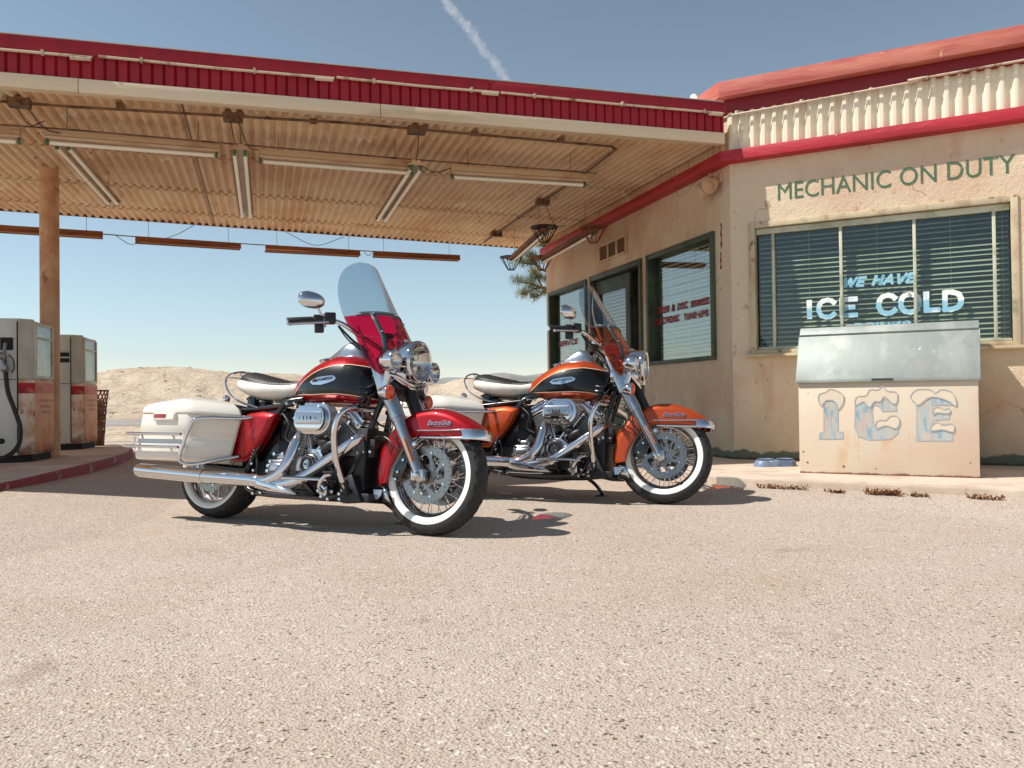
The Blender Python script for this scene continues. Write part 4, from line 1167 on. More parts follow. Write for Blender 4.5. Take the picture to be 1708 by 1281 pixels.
    if hose:
        m.lohi((-0.33, -0.0085, 1.08), (-0.22, -0.004, 1.20)); m.lathe([(0, 0.045), (0.004, 0.045)], (-0.40, -0.009, 0.55), (0, 1, 0), 18)
    else:
        m.lohi((-0.30, -0.0085, 1.12), (-0.20, -0.004, 1.17)); m.lohi((-0.30, -0.0085, 1.05), (-0.20, -0.004, 1.10))
    m.build('end_trim', M_recess, t, smooth=0)
    if hose:
        nz = MB()
        nz.tube(cr([(-0.275, -0.05, 1.14), (-0.28, -0.075, 1.05), (-0.29, -0.085, 0.97), (-0.265, -0.08, 0.87)], 5), [0.016] * 6 + [0.026] * 5 + [0.032] * 5, 12)
        nz.ell((-0.325, -0.08, 1.02), (0.055, 0.03, 0.04), 14, 10)
        nz.box((-0.30, -0.03, 0.95), (0.05, 0.06, 0.14))
        no = nz.build('nozzle', mk('dull_nozzle_metal', srgb(150, 152, 154), 0.35, 0.9, layers=[dict(c=srgb(90, 84, 78), s=14, lo=0.5, hi=0.65)]), t)
        m = MB(); m.tube(cr([(-0.24, -0.08, 1.03), (-0.20, -0.085, 0.98), (-0.195, -0.085, 0.90), (-0.215, -0.085, 0.86)], 5), 0.006, 8)
        m.build('trigger_guard', M_black, no)
        m = MB(); m.tube(cr([(-0.265, -0.08, 0.87), (-0.26, -0.085, 0.80), (-0.235, -0.12, 0.67), (-0.17, -0.16, 0.50), (-0.115, -0.20, 0.33), (-0.12, -0.27, 0.17), (-0.20, -0.40, 0.075), (-0.36, -0.62, 0.022), (-0.75, -0.95, 0.022), (-1.2, -1.2, 0.022)], 8), 0.021, 12)
        m.build('hose', M_black, t)
    return t
pump(-2.063, 9.15, True, 'rusty petrol pump with a black hose and nozzle, nearest the column')
pump(-2.018, 11.28, False, 'rusty petrol pump without a visible hose, behind the hosed pump')

# ---- woven steel trash basket behind the pumps
tb = thing('trash_basket', 'rusty brown mesh trash basket behind the second pump', 'trash basket', loc=(-2.15, 12.25, IZ))
M_basket = mk('rusty_basket_steel', srgb(140, 92, 62), 0.7, 0.3, layers=[dict(c=srgb(92, 56, 40), s=12, lo=0.42, hi=0.65)])
m = MB()
def rad(z): return 0.155 + 0.05 * (z / 0.72) ** 2
for sgn in (-1, 1):
    for k in range(22):
        pts = []
        for i in range(13):
            z = 0.16 + 0.56 * i / 12
            a = 2 * pi * k / 22 + sgn * 1.5 * i / 12
            pts.append((rad(z) * cos(a), rad(z) * sin(a), z))
        m.tube(pts, 0.006, 5)
m.build('mesh_side', M_basket, tb)
m = MB(); m.tube([(rad(0.72) * cos(2 * pi * k / 28), rad(0.72) * sin(2 * pi * k / 28), 0.72) for k in range(28)], 0.010, 6, closed=True)
m.build('rim', M_basket, tb)
m = MB(); m.lathe([(0, 0.14), (0.0, 0.15), (0.165, rad(0.16) + 0.003), (0.165, 0.14)], (0, 0, 0), (0, 0, 1), 28)
m.build('base', M_basket, tb)
m = MB(); m.lathe([(0.02, 0.13), (0.60, 0.16), (0.60, 0.0)], (0, 0, 0), (0, 0, 1), 20)
m.build('liner', mk('pale_bin_liner', srgb(190, 170, 146), 0.8, layers=[dict(c=srgb(140, 112, 90), s=8, lo=0.45, hi=0.6)]), tb)

# ---- desert pine behind the shop
M_bark = mk('shaggy_bark', srgb(120, 94, 70), 0.95, layers=[dict(c=srgb(76, 58, 44), s=9, lo=0.42, hi=0.62)], bump=[(14, 0.03)])
M_leaf = mk('yellow_green_needle', srgb(150, 146, 76), 0.6, layers=[dict(c=srgb(104, 112, 62), s=3.5, lo=0.42, hi=0.58), dict(c=srgb(166, 146, 78), s=6, lo=0.6, hi=0.7), dict(c=srgb(130, 96, 60), s=2.2, lo=0.60, hi=0.68, seed=4)])
tr = thing('pine_tree', 'wispy desert pine with yellow green needle tufts reaching past the shop corner', 'tree', loc=(7.4, 20.0, 0.12))
m = MB(); tips = []
def limb(p, q, r0, r1, sag=0.08):
    p, q = Vector(p), Vector(q); mid = (p + q) / 2 + V(random.uniform(-.08, .08), random.uniform(-.08, .08), sag)
    c = cr([p, mid, q], 5); n = len(c)
    m.tube(c, [r0 + (r1 - r0) * i / (n - 1) for i in range(n)], 8)
TX = 0.9
limb((TX, 0, 0), (TX + 0.1, 0, 2.4), 0.20, 0.15); limb((TX + 0.1, 0, 2.3), (TX, 0.1, 4.3), 0.15, 0.05)
# thin boughs reaching out past the corner of the shop
BO_ = [((TX + 0.05, 0, 2.7), (-0.75, -0.1, 3.30)), ((TX, 0, 3.1), (-0.70, 0.1, 3.78)), ((TX, 0, 3.5), (-0.35, 0.2, 4.25)), ((TX, 0, 2.6), (0.1, 0.3, 3.35)), ((TX, 0, 3.2), (1.9, 0.2, 3.9)), ((TX, 0, 2.8), (2.0, -0.2, 3.4))]
for p, q in BO_: limb(p, q, 0.055, 0.03)
TW = [((-0.75, -0.1, 3.30), (-1.38, -0.15, 3.42)), ((-0.75, -0.1, 3.30), (-1.18, 0.1, 3.14)), ((-0.75, -0.1, 3.30), (-1.0, -0.3, 3.62)), ((-0.70, 0.1, 3.78), (-1.22, 0.0, 3.90)), ((-0.70, 0.1, 3.78), (-0.98, 0.2, 4.12)), ((-0.35, 0.2, 4.25), (-0.75, 0.1, 4.42)), ((-0.35, 0.2, 4.25), (-0.2, 0.3, 4.6)),
      ((-0.4, 0, 3.25), (-0.85, 0.2, 3.08)), ((0.1, 0.3, 3.35), (-0.45, 0.4, 3.55)), ((1.9, 0.2, 3.9), (2.3, 0.3, 4.2)), ((2.0, -0.2, 3.4), (2.5, -0.2, 3.6))]
for p, q in TW:
    limb(p, q, 0.026, 0.012, 0.03); tips.append(Vector(q)); tips.append((Vector(p) + Vector(q)) / 2 + V(0, 0, 0.05))
m.build('trunk', M_bark, tr, smooth=60)
m = MB()
for tpt in tips:
    sz = random.uniform(0.75, 1.15)
    for k in range(330):
        b = random.uniform(0, 2 * pi); e = random.uniform(-0.55, 1.45)
        l = random.uniform(0.10, 0.24) * sz
        d = V(cos(b) * cos(e), sin(b) * cos(e), sin(e))
        s_ = V(-sin(b), cos(b), 0) * 0.0055
        o = tpt + V(random.gauss(0, .085), random.gauss(0, .085), random.gauss(0.02, .05)) * sz
        m.add([o - s_, o + s_, o + d * l + s_ * 0.1], [(0, 1, 2)])
    for k in range(14):      # bare wisps hanging below
        b = random.uniform(0, 2 * pi); l = random.uniform(0.2, 0.36)
        o = tpt - V(0, 0, 0.05); d = V(cos(b) * 0.7, sin(b) * 0.7, -0.45) * l; s_ = V(-sin(b), cos(b), 0) * 0.004
        m.add([o - s_, o + s_, o + d], [(0, 1, 2)])
m.build('crown', M_leaf, tr, smooth=0)

# ---- aeroplane trail high in the sky: a long thin body of cloud
M_vap = bpy.data.materials.new('vapour')
M_vap.use_nodes = True
t_ = M_vap.node_tree; t_.nodes.remove(t_.nodes['Principled BSDF'])
pv = t_.nodes.new('ShaderNodeVolumePrincipled')
pv.inputs['Color'].default_value = (1, 1, 1, 1); pv.inputs['Anisotropy'].default_value = 0.2
tc_ = t_.nodes.new('ShaderNodeTexCoord')
n1 = t_.nodes.new('ShaderNodeTexNoise'); n1.inputs['Scale'].default_value = 0.034; n1.inputs['Detail'].default_value = 5
n1.inputs['Roughness'].default_value = 0.65
t_.links.new(tc_.outputs['Object'], n1.inputs['Vector'])
sx = t_.nodes.new('ShaderNodeSeparateXYZ'); t_.links.new(tc_.outputs['Object'], sx.inputs[0])
r1 = t_.nodes.new('ShaderNodeMath'); r1.operation = 'MULTIPLY'; t_.links.new(sx.outputs[1], r1.inputs[0]); t_.links.new(sx.outputs[1], r1.inputs[1])
r2 = t_.nodes.new('ShaderNodeMath'); r2.operation = 'MULTIPLY'; t_.links.new(sx.outputs[2], r2.inputs[0]); t_.links.new(sx.outputs[2], r2.inputs[1])
r3 = t_.nodes.new('ShaderNodeMath'); r3.operation = 'ADD'; t_.links.new(r1.outputs[0], r3.inputs[0]); t_.links.new(r2.outputs[0], r3.inputs[1])
r4 = t_.nodes.new('ShaderNodeMath'); r4.operation = 'POWER'; t_.links.new(r3.outputs[0], r4.inputs[0]); r4.inputs[1].default_value = 0.5
fall = t_.nodes.new('ShaderNodeMapRange'); t_.links.new(r4.outputs[0], fall.inputs[0])
fall.inputs[1].default_value = 0; fall.inputs[2].default_value = 46; fall.inputs[3].default_value = 0.30; fall.inputs[4].default_value = -0.40
ad = t_.nodes.new('ShaderNodeMath'); ad.operation = 'ADD'; t_.links.new(n1.outputs[0], ad.inputs[0]); t_.links.new(fall.outputs[0], ad.inputs[1])
dm = t_.nodes.new('ShaderNodeMapRange'); t_.links.new(ad.outputs[0], dm.inputs[0])
dm.inputs[1].default_value = 0.5; dm.inputs[2].default_value = 0.85; dm.inputs[3].default_value = 0.0; dm.inputs[4].default_value = 0.034
t_.links.new(dm.outputs[0], pv.inputs['Density'])
t_.links.new(pv.outputs[0], t_.nodes['Material Output'].inputs['Volume'])
a, b = V(1050, 3000, 960), V(520, 3000, 1600)
d_ = (b - a).normalized()
m = MB(); L_ = (b - a).length
m.lathe([(-L_ / 2, 52), (L_ / 2, 52)], (0, 0, 0), (1, 0, 0), 16)
o = m.build('vapour_trail', M_vap, smooth=0)
o.matrix_world = frame_mat((a + b) / 2, d_, V(0, 0, 1).cross(d_))
tag(o, 'thin white aeroplane trail slanting down the sky to the canopy', 'vapour trail')
# ================================================================ MOTORCYCLES
# own axes: x forward from the rear axle, y to its left, z up; metres
M_chrome = mk('chrome', (0.66, 0.66, 0.68), 0.045, 1.0)
M_satin = mk('satin_metal', srgb(176, 184, 192), 0.28, 0.9)
M_alloy = mk('polished_alloy', (0.50, 0.50, 0.51), 0.22, 1.0)
M_steelb = mk('brake_steel', srgb(150, 144, 138), 0.28, 1.0)
M_gblack = mk('gloss_black_metal', srgb(20, 20, 22), 0.22, 0.0, coat=0.6)
M_sblack = mk('satin_black_metal', srgb(30, 31, 33), 0.45)
M_fin = mk('machined_fin', (0.62, 0.62, 0.63), 0.42, 0.9)
M_rubber = mk('tyre_rubber', srgb(40, 39, 39), 0.75, layers=[dict(c=srgb(70, 60, 52), s=9, lo=0.52, hi=0.75, f=0.6)])
M_whitewall = mk('whitewall_rubber', srgb(238, 238, 234), 0.5)
M_bag = mk('cream_white_paint', srgb(236, 230, 218), 0.25, coat=0.7)
M_vinylw = mk('white_vinyl', srgb(236, 233, 222), 0.42, bump=[(90, 0.0006)])
M_vinylb = mk('black_vinyl', srgb(30, 33, 32), 0.5, bump=[(120, 0.0008)])
M_grip = mk('grip_rubber', srgb(32, 32, 34), 0.65)
M_amber = mk('amber_lens', srgb(206, 66, 24), 0.15, coat=0.8)
M_reflector = mk('amber_reflector', srgb(220, 120, 36), 0.25, coat=0.6)
M_redlens = mk('red_lens', srgb(150, 14, 22), 0.15, coat=0.8)
M_lens = clear_mat('lamp_lens', (0.96, 0.97, 0.97), 0.0, 1.5, 1.3)
M_mirrorbowl = mk('lamp_reflector', (0.58, 0.58, 0.56), 0.06, 1.0)
M_bulb = mk('lamp_bulb', srgb(228, 224, 206), 0.2, coat=0.5)
M_wsclear = clear_mat('clear_acrylic', (0.74, 0.80, 0.84), 0.0, 1.49, 1.5)
M_ink = mk('black_lettering', srgb(18, 18, 18), 0.5)
M_strip = mk('cream_pinstripe', srgb(236, 214, 190), 0.4)
M_strap = mk('grey_strap', srgb(64, 78, 84), 0.45)

def candy(name, col, deep):
    m = mk(name, col, 0.36, 0.35, coat=0.7, coat_rough=0.02, spec=0.15)
    return m
def tank_paint(name, col):
    black = srgb(14, 15, 16); pin = srgb(240, 214, 186)
    return mk(name, col, 0.36, 0.35, coat=0.7, coat_rough=0.03, spec=0.15, layers=[
        dict(kind='attr', name='sd', lo=0.0045, hi=0.0035, c=pin, metal=0.0),
        dict(kind='attr', name='sd', lo=0.0005, hi=-0.0005, c=black, metal=0.0)])

RAKE = radians(26)
SD = V(-sin(RAKE), 0, cos(RAKE)); SA = V(1.795, 0, 0)
FA = V(1.622, 0, 0.318)               # front axle
WR = 0.318

def poly_sd(x, z, poly):
    """signed distance to polygon (negative inside)"""
    d = 1e9; ins = False; n = len(poly)
    for i in range(n):
        x0, z0 = poly[i]; x1, z1 = poly[(i + 1) % n]
        ex, ez = x1 - x0, z1 - z0
        t = max(0, min(1, ((x - x0) * ex + (z - z0) * ez) / (ex * ex + ez * ez)))
        d = min(d, sqrt((x - x0 - ex * t) ** 2 + (z - z0 - ez * t) ** 2))
        if (z0 > z) != (z1 > z) and x < (x1 - x0) * (z - z0) / (z1 - z0) + x0: ins = not ins
    return -d if ins else d

def motorcycle(loc, hd, lean, steer, paint, tankpaint, tint, label, red):
    Mroot = Matrix.Translation(loc) @ Matrix.Rotation(hd, 4, 'Z') @ Matrix.Rotation(lean, 4, 'X')
    root = thing('motorcycle', label, 'motorcycle', M=Mroot, group='touring motorcycles parked on the forecourt')
    MS = Matrix.Translation(SA) @ Matrix.Rotation(steer, 4, SD) @ Matrix.Translation(-SA)
    def B(m, name, mats, parent=root, st=False, **k):
        if st: m.xf(MS)
        return m.build(name, mats, parent, **k)

    # ------------------------------------------------------------ wheels
    def wheel(cx, half, st, name, nsp, disc_y):
        c = (cx, 0, WR)
        m = MB(); seg = 180
        prof = [(-half * 0.60, 0.219), (-half * 0.74, 0.2235), (-half * 0.90, 0.233), (-half * 0.985, 0.248), (-half, 0.262), (-half * 0.995, 0.276), (-half * 0.95, 0.289), (-half * 0.86, 0.300),
                (-half * 0.66, 0.3095), (-half * 0.40, 0.3155), (-half * 0.13, 0.318), (half * 0.13, 0.318), (half * 0.40, 0.3155), (half * 0.66, 0.3095), (half * 0.86, 0.300),
                (half * 0.95, 0.289), (half * 0.995, 0.276), (half, 0.262), (half * 0.985, 0.248), (half * 0.90, 0.233), (half * 0.74, 0.2235), (half * 0.60, 0.219)]
        rows = []
        for j, (y, r) in enumerate(prof):
            row = []
            for k in range(seg):
                rr = r
                if 7 <= j <= 14:
                    sh = (abs(j - 10.5) - 0.5)
                    ph = (k + sh * 2.2 * (1 if j < 11 else 1.0) + (0 if j < 11 else 4)) % 7.5
                    if ph < 2.0 and j not in (10, 11): rr -= 0.007
                    if j in (10, 11) and (k % 18) < 14: rr -= 0.0
                a = 2 * pi * k / seg
                row.append(V(cx + rr * cos(a), y, WR + rr * sin(a)))
            rows.append(row)
        n = len(rows)
        for j in range(n - 1):
            m.mat(1 if (prof[j][1] >= 0.2235 - 1e-6 and prof[j + 1][1] <= 0.2625 and j < 8) or (j > 12 and prof[j + 1][1] >= 0.2235 - 1e-6 and prof[j][1] <= 0.2625) else 0)
            m.rings([rows[j], rows[j + 1]], True, False)
        ty_m = m
        # rim with laced spokes
        m = MB(); hw = half * 0.74
        m.lathe([(-hw, 0.222), (-hw - 0.004, 0.229), (-hw + 0.004, 0.2305), (-hw + 0.008, 0.223), (-hw + 0.012, 0.213), (-hw * 0.5, 0.206), (0, 0.200), (hw * 0.5, 0.206), (hw - 0.012, 0.213), (hw - 0.008, 0.223), (hw - 0.004, 0.2305), (hw + 0.004, 0.229), (hw, 0.222), (hw * 0.6, 0.212), (0, 0.207), (-hw * 0.6, 0.212)], c, (0, 1, 0), 72, closed=True)
        for k in range(nsp):
            s_ = 1 if k % 2 else -1
            a0 = 2 * pi * k / nsp; da = (0.62 if (k // 2) % 2 else -0.62)
            p0 = V(cx + 0.040 * cos(a0 + da * 1.3), s_ * 0.036, WR + 0.040 * sin(a0 + da * 1.3))
            p1 = V(cx + 0.204 * cos(a0), s_ * 0.010, WR + 0.204 * sin(a0))
            m.tube([p0, p1], 0.0027, 5, caps=False)
        rim = B(m, name, M_chrome, st=st, smooth=40)
        B(ty_m, 'tyre', [M_rubber, M_whitewall], rim, st, smooth=18, weld=True)
        m = MB(); m.lathe([(-0.062, 0.018), (-0.06, 0.034), (-0.045, 0.042), (-0.040, 0.05), (-0.032, 0.05), (-0.028, 0.032), (0, 0.027), (0.028, 0.032), (0.032, 0.05), (0.040, 0.05), (0.045, 0.042), (0.06, 0.034), (0.062, 0.018)], c, (0, 1, 0), 28)
        B(m, 'hub', M_alloy, rim, st)
        for dy in disc_y:
            m = MB(); s_ = -1 if dy < 0 else 1
            m.lathe([(dy - 0.0025, 0.112), (dy - 0.0025, 0.157), (dy + 0.0025, 0.157), (dy + 0.0025, 0.112)], c, (0, 1, 0), 64, closed=True)
            # floating carrier with curved arms
            for k in range(7):
                a0 = 2 * pi * k / 7
                o_, i_ = [], []
                for q in range(7):
                    t = q / 6; r = 0.046 + 0.076 * t; a = a0 + 0.62 * sin(t * pi * 0.55)
                    wdt = 0.009 + 0.011 * abs(t - 0.45) * 2
                    o_.append(V(cx + r * cos(a + wdt / r), dy, WR + r * sin(a + wdt / r)))
                    i_.append(V(cx + r * cos(a - wdt / r), dy, WR + r * sin(a - wdt / r)))
                m.rings([[p + V(0, s_ * 0.003, 0) for p in o_], [p + V(0, s_ * 0.003, 0) for p in i_]], False, False)
                m.rings([[p - V(0, s_ * 0.001, 0) for p in o_], [p - V(0, s_ * 0.001, 0) for p in i_]], False, False)
            m.lathe([(dy - 0.006, 0.03), (dy - 0.006, 0.055), (dy + 0.006, 0.055), (dy + 0.006, 0.03)], c, (0, 1, 0), 40, closed=True)
            m.mat(1)
            for k in range(40):
                a = 2 * pi * k / 40; r = (0.147, 0.135, 0.123)[k % 3] if k % 2 else 0.149
                m.lathe([(dy - 0.0034, 0.0032), (dy + 0.0034, 0.0032)], (cx + r * cos(a), 0, WR + r * sin(a)), (0, 1, 0), 8)
            m.mat(2)
            for k in range(7):
                a = 2 * pi * k / 7 + 0.5
                m.lathe([(dy - 0.007, 0.007), (dy + 0.007, 0.007)], (cx + 0.118 * cos(a), 0, WR + 0.118 * sin(a)), (0, 1, 0), 10)
            B(m, 'brake_disc', [M_steelb, M_sblack, M_chrome], rim, st, smooth=30)
        return rim
    wheel(FA.x, 0.064, True, 'front_wheel', 40, (-0.078, 0.078))
    wheel(0.0, 0.086, False, 'rear_wheel', 40, (-0.085,))

    # ------------------------------------------------------------ fork
    def leg(z, y): return V(1.601 - 0.566 * (z - 0.315), y, z)
    for s_ in (-1, 1):
        y = 0.118 * s_
        m = MB()
        zs = [(0.275, 0.022), (0.29, 0.033), (0.33, 0.0345), (0.40, 0.033), (0.56, 0.034), (0.598, 0.036), (0.60, 0.0395), (0.612, 0.0395)]
        m.tube([leg(z, y) for z, r in zs], [r for z, r in zs], 20)
        fl_ = B(m, 'fork_slider', M_alloy, st=True)
        m = MB(); m.tube([leg(0.613, y), leg(0.63, y), leg(0.76, y), leg(0.80, y)], [0.041, 0.042, 0.043, 0.040], 20)
        B(m, 'fork_cover', M_satin if s_ < 0 else M_chrome, fl_, True)
        m = MB()
        ex, ez = 1.601, 0.313
        m.box((ex, y, ez), (0.075, 0.052, 0.06)); m.lathe([(0, 0.017), (s_ * 0.045, 0.017), (s_ * 0.05, 0.012)], (ex, y, ez), (0, 1, 0), 14)
        B(m, 'axle_clamp', M_chrome, fl_, True, bevel=0.006)
        m = MB(); m.tube([(1.575, y * 1.1, 0.475), (1.575, y * 1.32, 0.475)], 0.014, 12); B(m, 'fender_bolt', M_chrome, fl_, True, bevel=0.003)
        m = MB()
        p0, p1 = leg(0.50, y * 1.0) + V(0.012, s_ * 0.034, 0.004), leg(0.375, y) + V(0.012, s_ * 0.034, 0.004)
        m.bar(p0, p1, 0.008, 0.030, (0, 1, 0))
        B(m, 'reflector', M_reflector, fl_, True, bevel=0.003)
        # caliper
        m = MB()
        m.xz([(1.425, 0.30), (1.455, 0.275), (1.488, 0.29), (1.512, 0.35), (1.53, 0.42), (1.50, 0.435), (1.465, 0.40), (1.435, 0.35)], s_ * 0.062, s_ * 0.122)
        m.mat(1)
        for qx, qz in ((1.462, 0.325), (1.492, 0.39), (1.452, 0.286)): m.lathe([(0, 0.011), (s_ * 0.006, 0.011)], (qx, s_ * 0.122, qz), (0, 1, 0), 12)
        B(m, 'brake_caliper', [M_gblack, M_chrome], fl_, True, bevel=0.006)
    m = MB()
    m.tube([SA + SD * 0.72, SA + SD * 1.02], 0.032, 14)
    m.box(leg(0.775, 0) + V(0.02, 0, 0), (0.11, 0.30, 0.04), Matrix.Rotation(-RAKE, 3, 'Y')); m.box(SA + SD * 1.01 + V(0.01, 0, 0), (0.11, 0.27, 0.03), Matrix.Rotation(-RAKE, 3, 'Y'))
    B(m, 'fork_yoke', M_sblack, st=True, bevel=0.006)
    # grey side plates of the headlamp nacelle
    for s_ in (-1, 1):
        m = MB()
        m.xz([(1.205, 0.985), (1.24, 0.985), (1.30, 0.888), (1.388, 0.862), (1.392, 0.815), (1.362, 0.775), (1.365, 0.738), (1.318, 0.728)], s_ * 0.150, s_ * 0.156)
        m.mat(1)
        for qx, qz in ((1.335, 0.755), (1.235, 0.965)): m.lathe([(s_ * 0.15, 0.009), (s_ * 0.160, 0.009)], (qx, 0, qz), (0, 1, 0), 10)
        B(m, 'fork_plate', [M_satin, M_chrome], st=True, bevel=0.002)

    # ------------------------------------------------------------ front fender
    th_a = [(36, 0.392, 0.300, 0.060), (42, 0.387, 0.288, 0.078), (50, 0.378, 0.258, 0.086), (60, 0.371, 0.228, 0.090), (75, 0.367, 0.205, 0.092), (90, 0.366, 0.198, 0.092), (105, 0.365, 0.207, 0.092),
            (120, 0.364, 0.222, 0.092), (135, 0.362, 0.222, 0.092), (150, 0.360, 0.218, 0.092), (165, 0.357, 0.226, 0.092), (180, 0.354, 0.240, 0.091), (193, 0.350, 0.256, 0.090)]
    def fsec(th, off=0.0):
        ro, ri, hw = smooth_tab(th_a, th)
        a = radians(th); e = V(cos(a), 0, sin(a))
        pts = []
        N = 18
        ro += off; hw += off
        crown = 0.062
        pts.append(FA + e * ri + V(0, -hw, 0))
        pts.append(FA + e * (ri + (ro - crown - ri) * 0.5) + V(0, -hw, 0))
        for k in range(N + 1):
            q = pi * k / N
            yy = -hw * (abs(cos(q)) ** 0.8) * (1 if cos(q) > 0 else -1)
            pts.append(FA + e * (ro - crown + crown * sin(q) ** 0.8) + V(0, yy, 0))
        pts.append(FA + e * (ri + (ro - crown - ri) * 0.5) + V(0, hw, 0))
        pts.append(FA + e * ri + V(0, hw, 0))
        return pts
    m = MB(); m.rings([fsec(t) for t in range(38, 194, 2)], False, False)
    ff = B(m, 'front_fender', paint, st=True, smooth=60)
    sol = ff.modifiers.new('thickness', 'SOLIDIFY'); sol.thickness = 0.004; sol.offset = -1
    # chrome skirt trim and tips
    m = MB()
    def edge(z, x0, x1, y=0.0945): return [(x, z) for x in (x0, x1)]
    for s_ in (-1, 1):
        m.tube(cr([(1.55, s_ * 0.095, 0.553), (1.70, s_ * 0.096, 0.556), (1.82, s_ * 0.094, 0.560), (1.88, s_ * 0.085, 0.563)], 5), 0.0045, 8)
        m.tube(cr([(1.575, s_ * 0.095, 0.516), (1.70, s_ * 0.097, 0.516), (1.835, s_ * 0.096, 0.516)], 5), 0.0085, 10)
    ring0, ring1, ring2 = [], [], []
    for k in range(17):
        q = -pi / 2 + pi * k / 16
        x = 1.835 + 0.110 * max(0.0, cos(q)) ** 0.75; y = 0.099 * sin(q)
        if k in (0, 16): x = 1.835
        ring0.append(V(x, y, 0.511)); ring1.append(V(x + 0.004, y * 1.02, 0.535)); ring2.append(V(x - 0.012, y * 0.97, 0.564))
    m.rings([ring0, ring1, ring2], False, False)
    top = [V(1.815 + (p.x - 1.815) * 0.55, p.y * 0.5, 0.588) for p in ring2]
    m.rings([ring2, top], False, False)
    B(m, 'fender_trim', M_chrome, ff, True, smooth=50)
    m = MB()
    r_ = []
    for z, hw, x in ((0.243, 0.095, 0), (0.20, 0.092, 0), (0.168, 0.078, 0)):
        r = 0.356
        row = []
        for k in range(13):
            q = -pi / 2 + pi * k / 12
            a = pi + math.asin(min(1, (0.318 - z) / r))
            row.append(V(FA.x + r * cos(a) + 0.105 * (1 - cos(q)), hw * sin(q), z - 0.012 * (1 - cos(q))))
        r_.append(row)
    m.rings(r_, False, False)
    m.mat(1); 
    for s_ in (-1, 1):
        m.xz([(1.292, 0.225), (1.352, 0.225), (1.345, 0.195), (1.325, 0.172), (1.302, 0.172)], s_ * 0.0955, s_ * 0.0985)
    o = B(m, 'fender_tip', [M_chrome, M_satin], ff, True, smooth=50)
    o.modifiers.new('thickness', 'SOLIDIFY').thickness = 0.003
    m = MB()
    m.text('ElectraGlide', 0.036, frame_mat((1.612, -0.0965, 0.583), (1, 0, 0.02), (0, 0, 1)), 0.003, shear=0.45, width=0.15)
    m.tube([(1.615, -0.096, 0.579), (1.70, -0.096, 0.5775), (1.755, -0.096, 0.580)], 0.0014, 5)
    B(m, 'script_badge', M_chrome, ff, True, smooth=0)

    # ------------------------------------------------------------ lamps
    HC = V(1.36, 0, 0.952)
    m = MB(); m.lathe([(-0.115, 0.01), (-0.11, 0.055), (-0.08, 0.086), (-0.03, 0.108), (0.04, 0.117), (0.085, 0.117), (0.086, 0.112), (0.02, 0.10)], HC, (1, 0, 0), 44)
    hl = B(m, 'headlight', M_chrome, st=True, smooth=50)
    m = MB(); m.lathe([(0.080, 0.1165), (0.092, 0.1205), (0.104, 0.117), (0.108, 0.109), (0.102, 0.100), (0.094, 0.100)], HC, (1, 0, 0), 44, closed=True)
    B(m, 'bezel', M_chrome, hl, True, smooth=60)
    m = MB(); m.lathe([(0.010, 0.02), (0.02, 0.05), (0.05, 0.085), (0.092, 0.102)], HC, (1, 0, 0), 40, caps=False)
    m.box(HC + V(0.03, 0, 0), (0.05, 0.004, 0.16)); m.lathe([(0.01, 0.022), (0.075, 0.024), (0.082, 0.015), (0.084, 0.001)], HC + V(0, 0, 0.03), (1, 0, 0), 20)
    m.lathe([(0.01, 0.020), (0.075, 0.022), (0.082, 0.014), (0.084, 0.001)], HC + V(0, 0, -0.035), (1, 0, 0), 20)
    B(m, 'reflector_bowl', M_mirrorbowl, hl, True, smooth=40)
    m = MB(); m.lathe([(0.098, 0.102), (0.106, 0.080), (0.112, 0.05), (0.1145, 0.02), (0.115, 0.001)], HC, (1, 0, 0), 40, caps=False)
    B(m, 'lens', M_lens, hl, True, smooth=60)
    # cowl between the lamp and the fork, and the eyebrow
    m = MB()
    rr = []
    for x, z0, z1, hw in ((1.24, 0.80, 0.99, 0.12), (1.29, 0.80, 1.02, 0.125), (1.34, 0.81, 1.00, 0.12), (1.40, 0.825, 0.94, 0.10), (1.43, 0.835, 0.90, 0.08)):
        zc, hz = (z0 + z1) / 2, (z1 - z0) / 2
        rr.append([V(x, hw * (abs(cos(q)) ** 0.6) * (1 if cos(q) > 0 else -1), zc + hz * (abs(sin(q)) ** 0.6) * (1 if sin(q) > 0 else -1)) for q in [2 * pi * k / 28 for k in range(28)]])
    m.rings(rr); m.ell((1.33, 0, 1.075), (0.05, 0.022, 0.014), 16, 8)
    B(m, 'nacelle', M_chrome, st=True, smooth=50)
    for s_ in (-1, 1):
        pc = V(1.395, s_ * 0.192, 0.925)
        m = MB(); m.lathe([(-0.065, 0.004), (-0.06, 0.025), (-0.035, 0.048), (0.0, 0.0585), (0.03, 0.0605), (0.042, 0.0595), (0.045, 0.054), (0.03, 0.05), (0.0, 0.03), (-0.01, 0.005)], pc, (1, 0, 0), 30)
        m.tube([pc + V(-0.01, 0, -0.058), pc + V(-0.015, 0, -0.085)], 0.014, 10)
        pl_ = B(m, 'passing_lamp', M_chrome, st=True, smooth=50)
        m = MB(); m.lathe([(0.038, 0.054), (0.046, 0.035), (0.049, 0.001)], pc, (1, 0, 0), 28, caps=False)
        B(m, 'lens', M_lens, pl_, True, smooth=60)
        m = MB(); m.ell(pc + V(0.012, 0, 0), (0.02, 0.012, 0.012), 12, 8); B(m, 'bulb', M_bulb, pl_, True)
        tc = V(1.40, s_ * 0.187, 0.748)
        m = MB(); m.lathe([(-0.055, 0.012), (-0.05, 0.028), (-0.02, 0.040), (0.004, 0.044), (0.012, 0.043)], tc, (1, 0, 0), 26)
        m.tube([tc + V(-0.03, 0, 0.03), tc + V(-0.025, 0, 0.06), V(1.385, s_ * 0.185, 0.845)], [0.018, 0.018, 0.020], 12)
        ts_ = B(m, 'turn_signal', M_chrome, st=True, smooth=50)
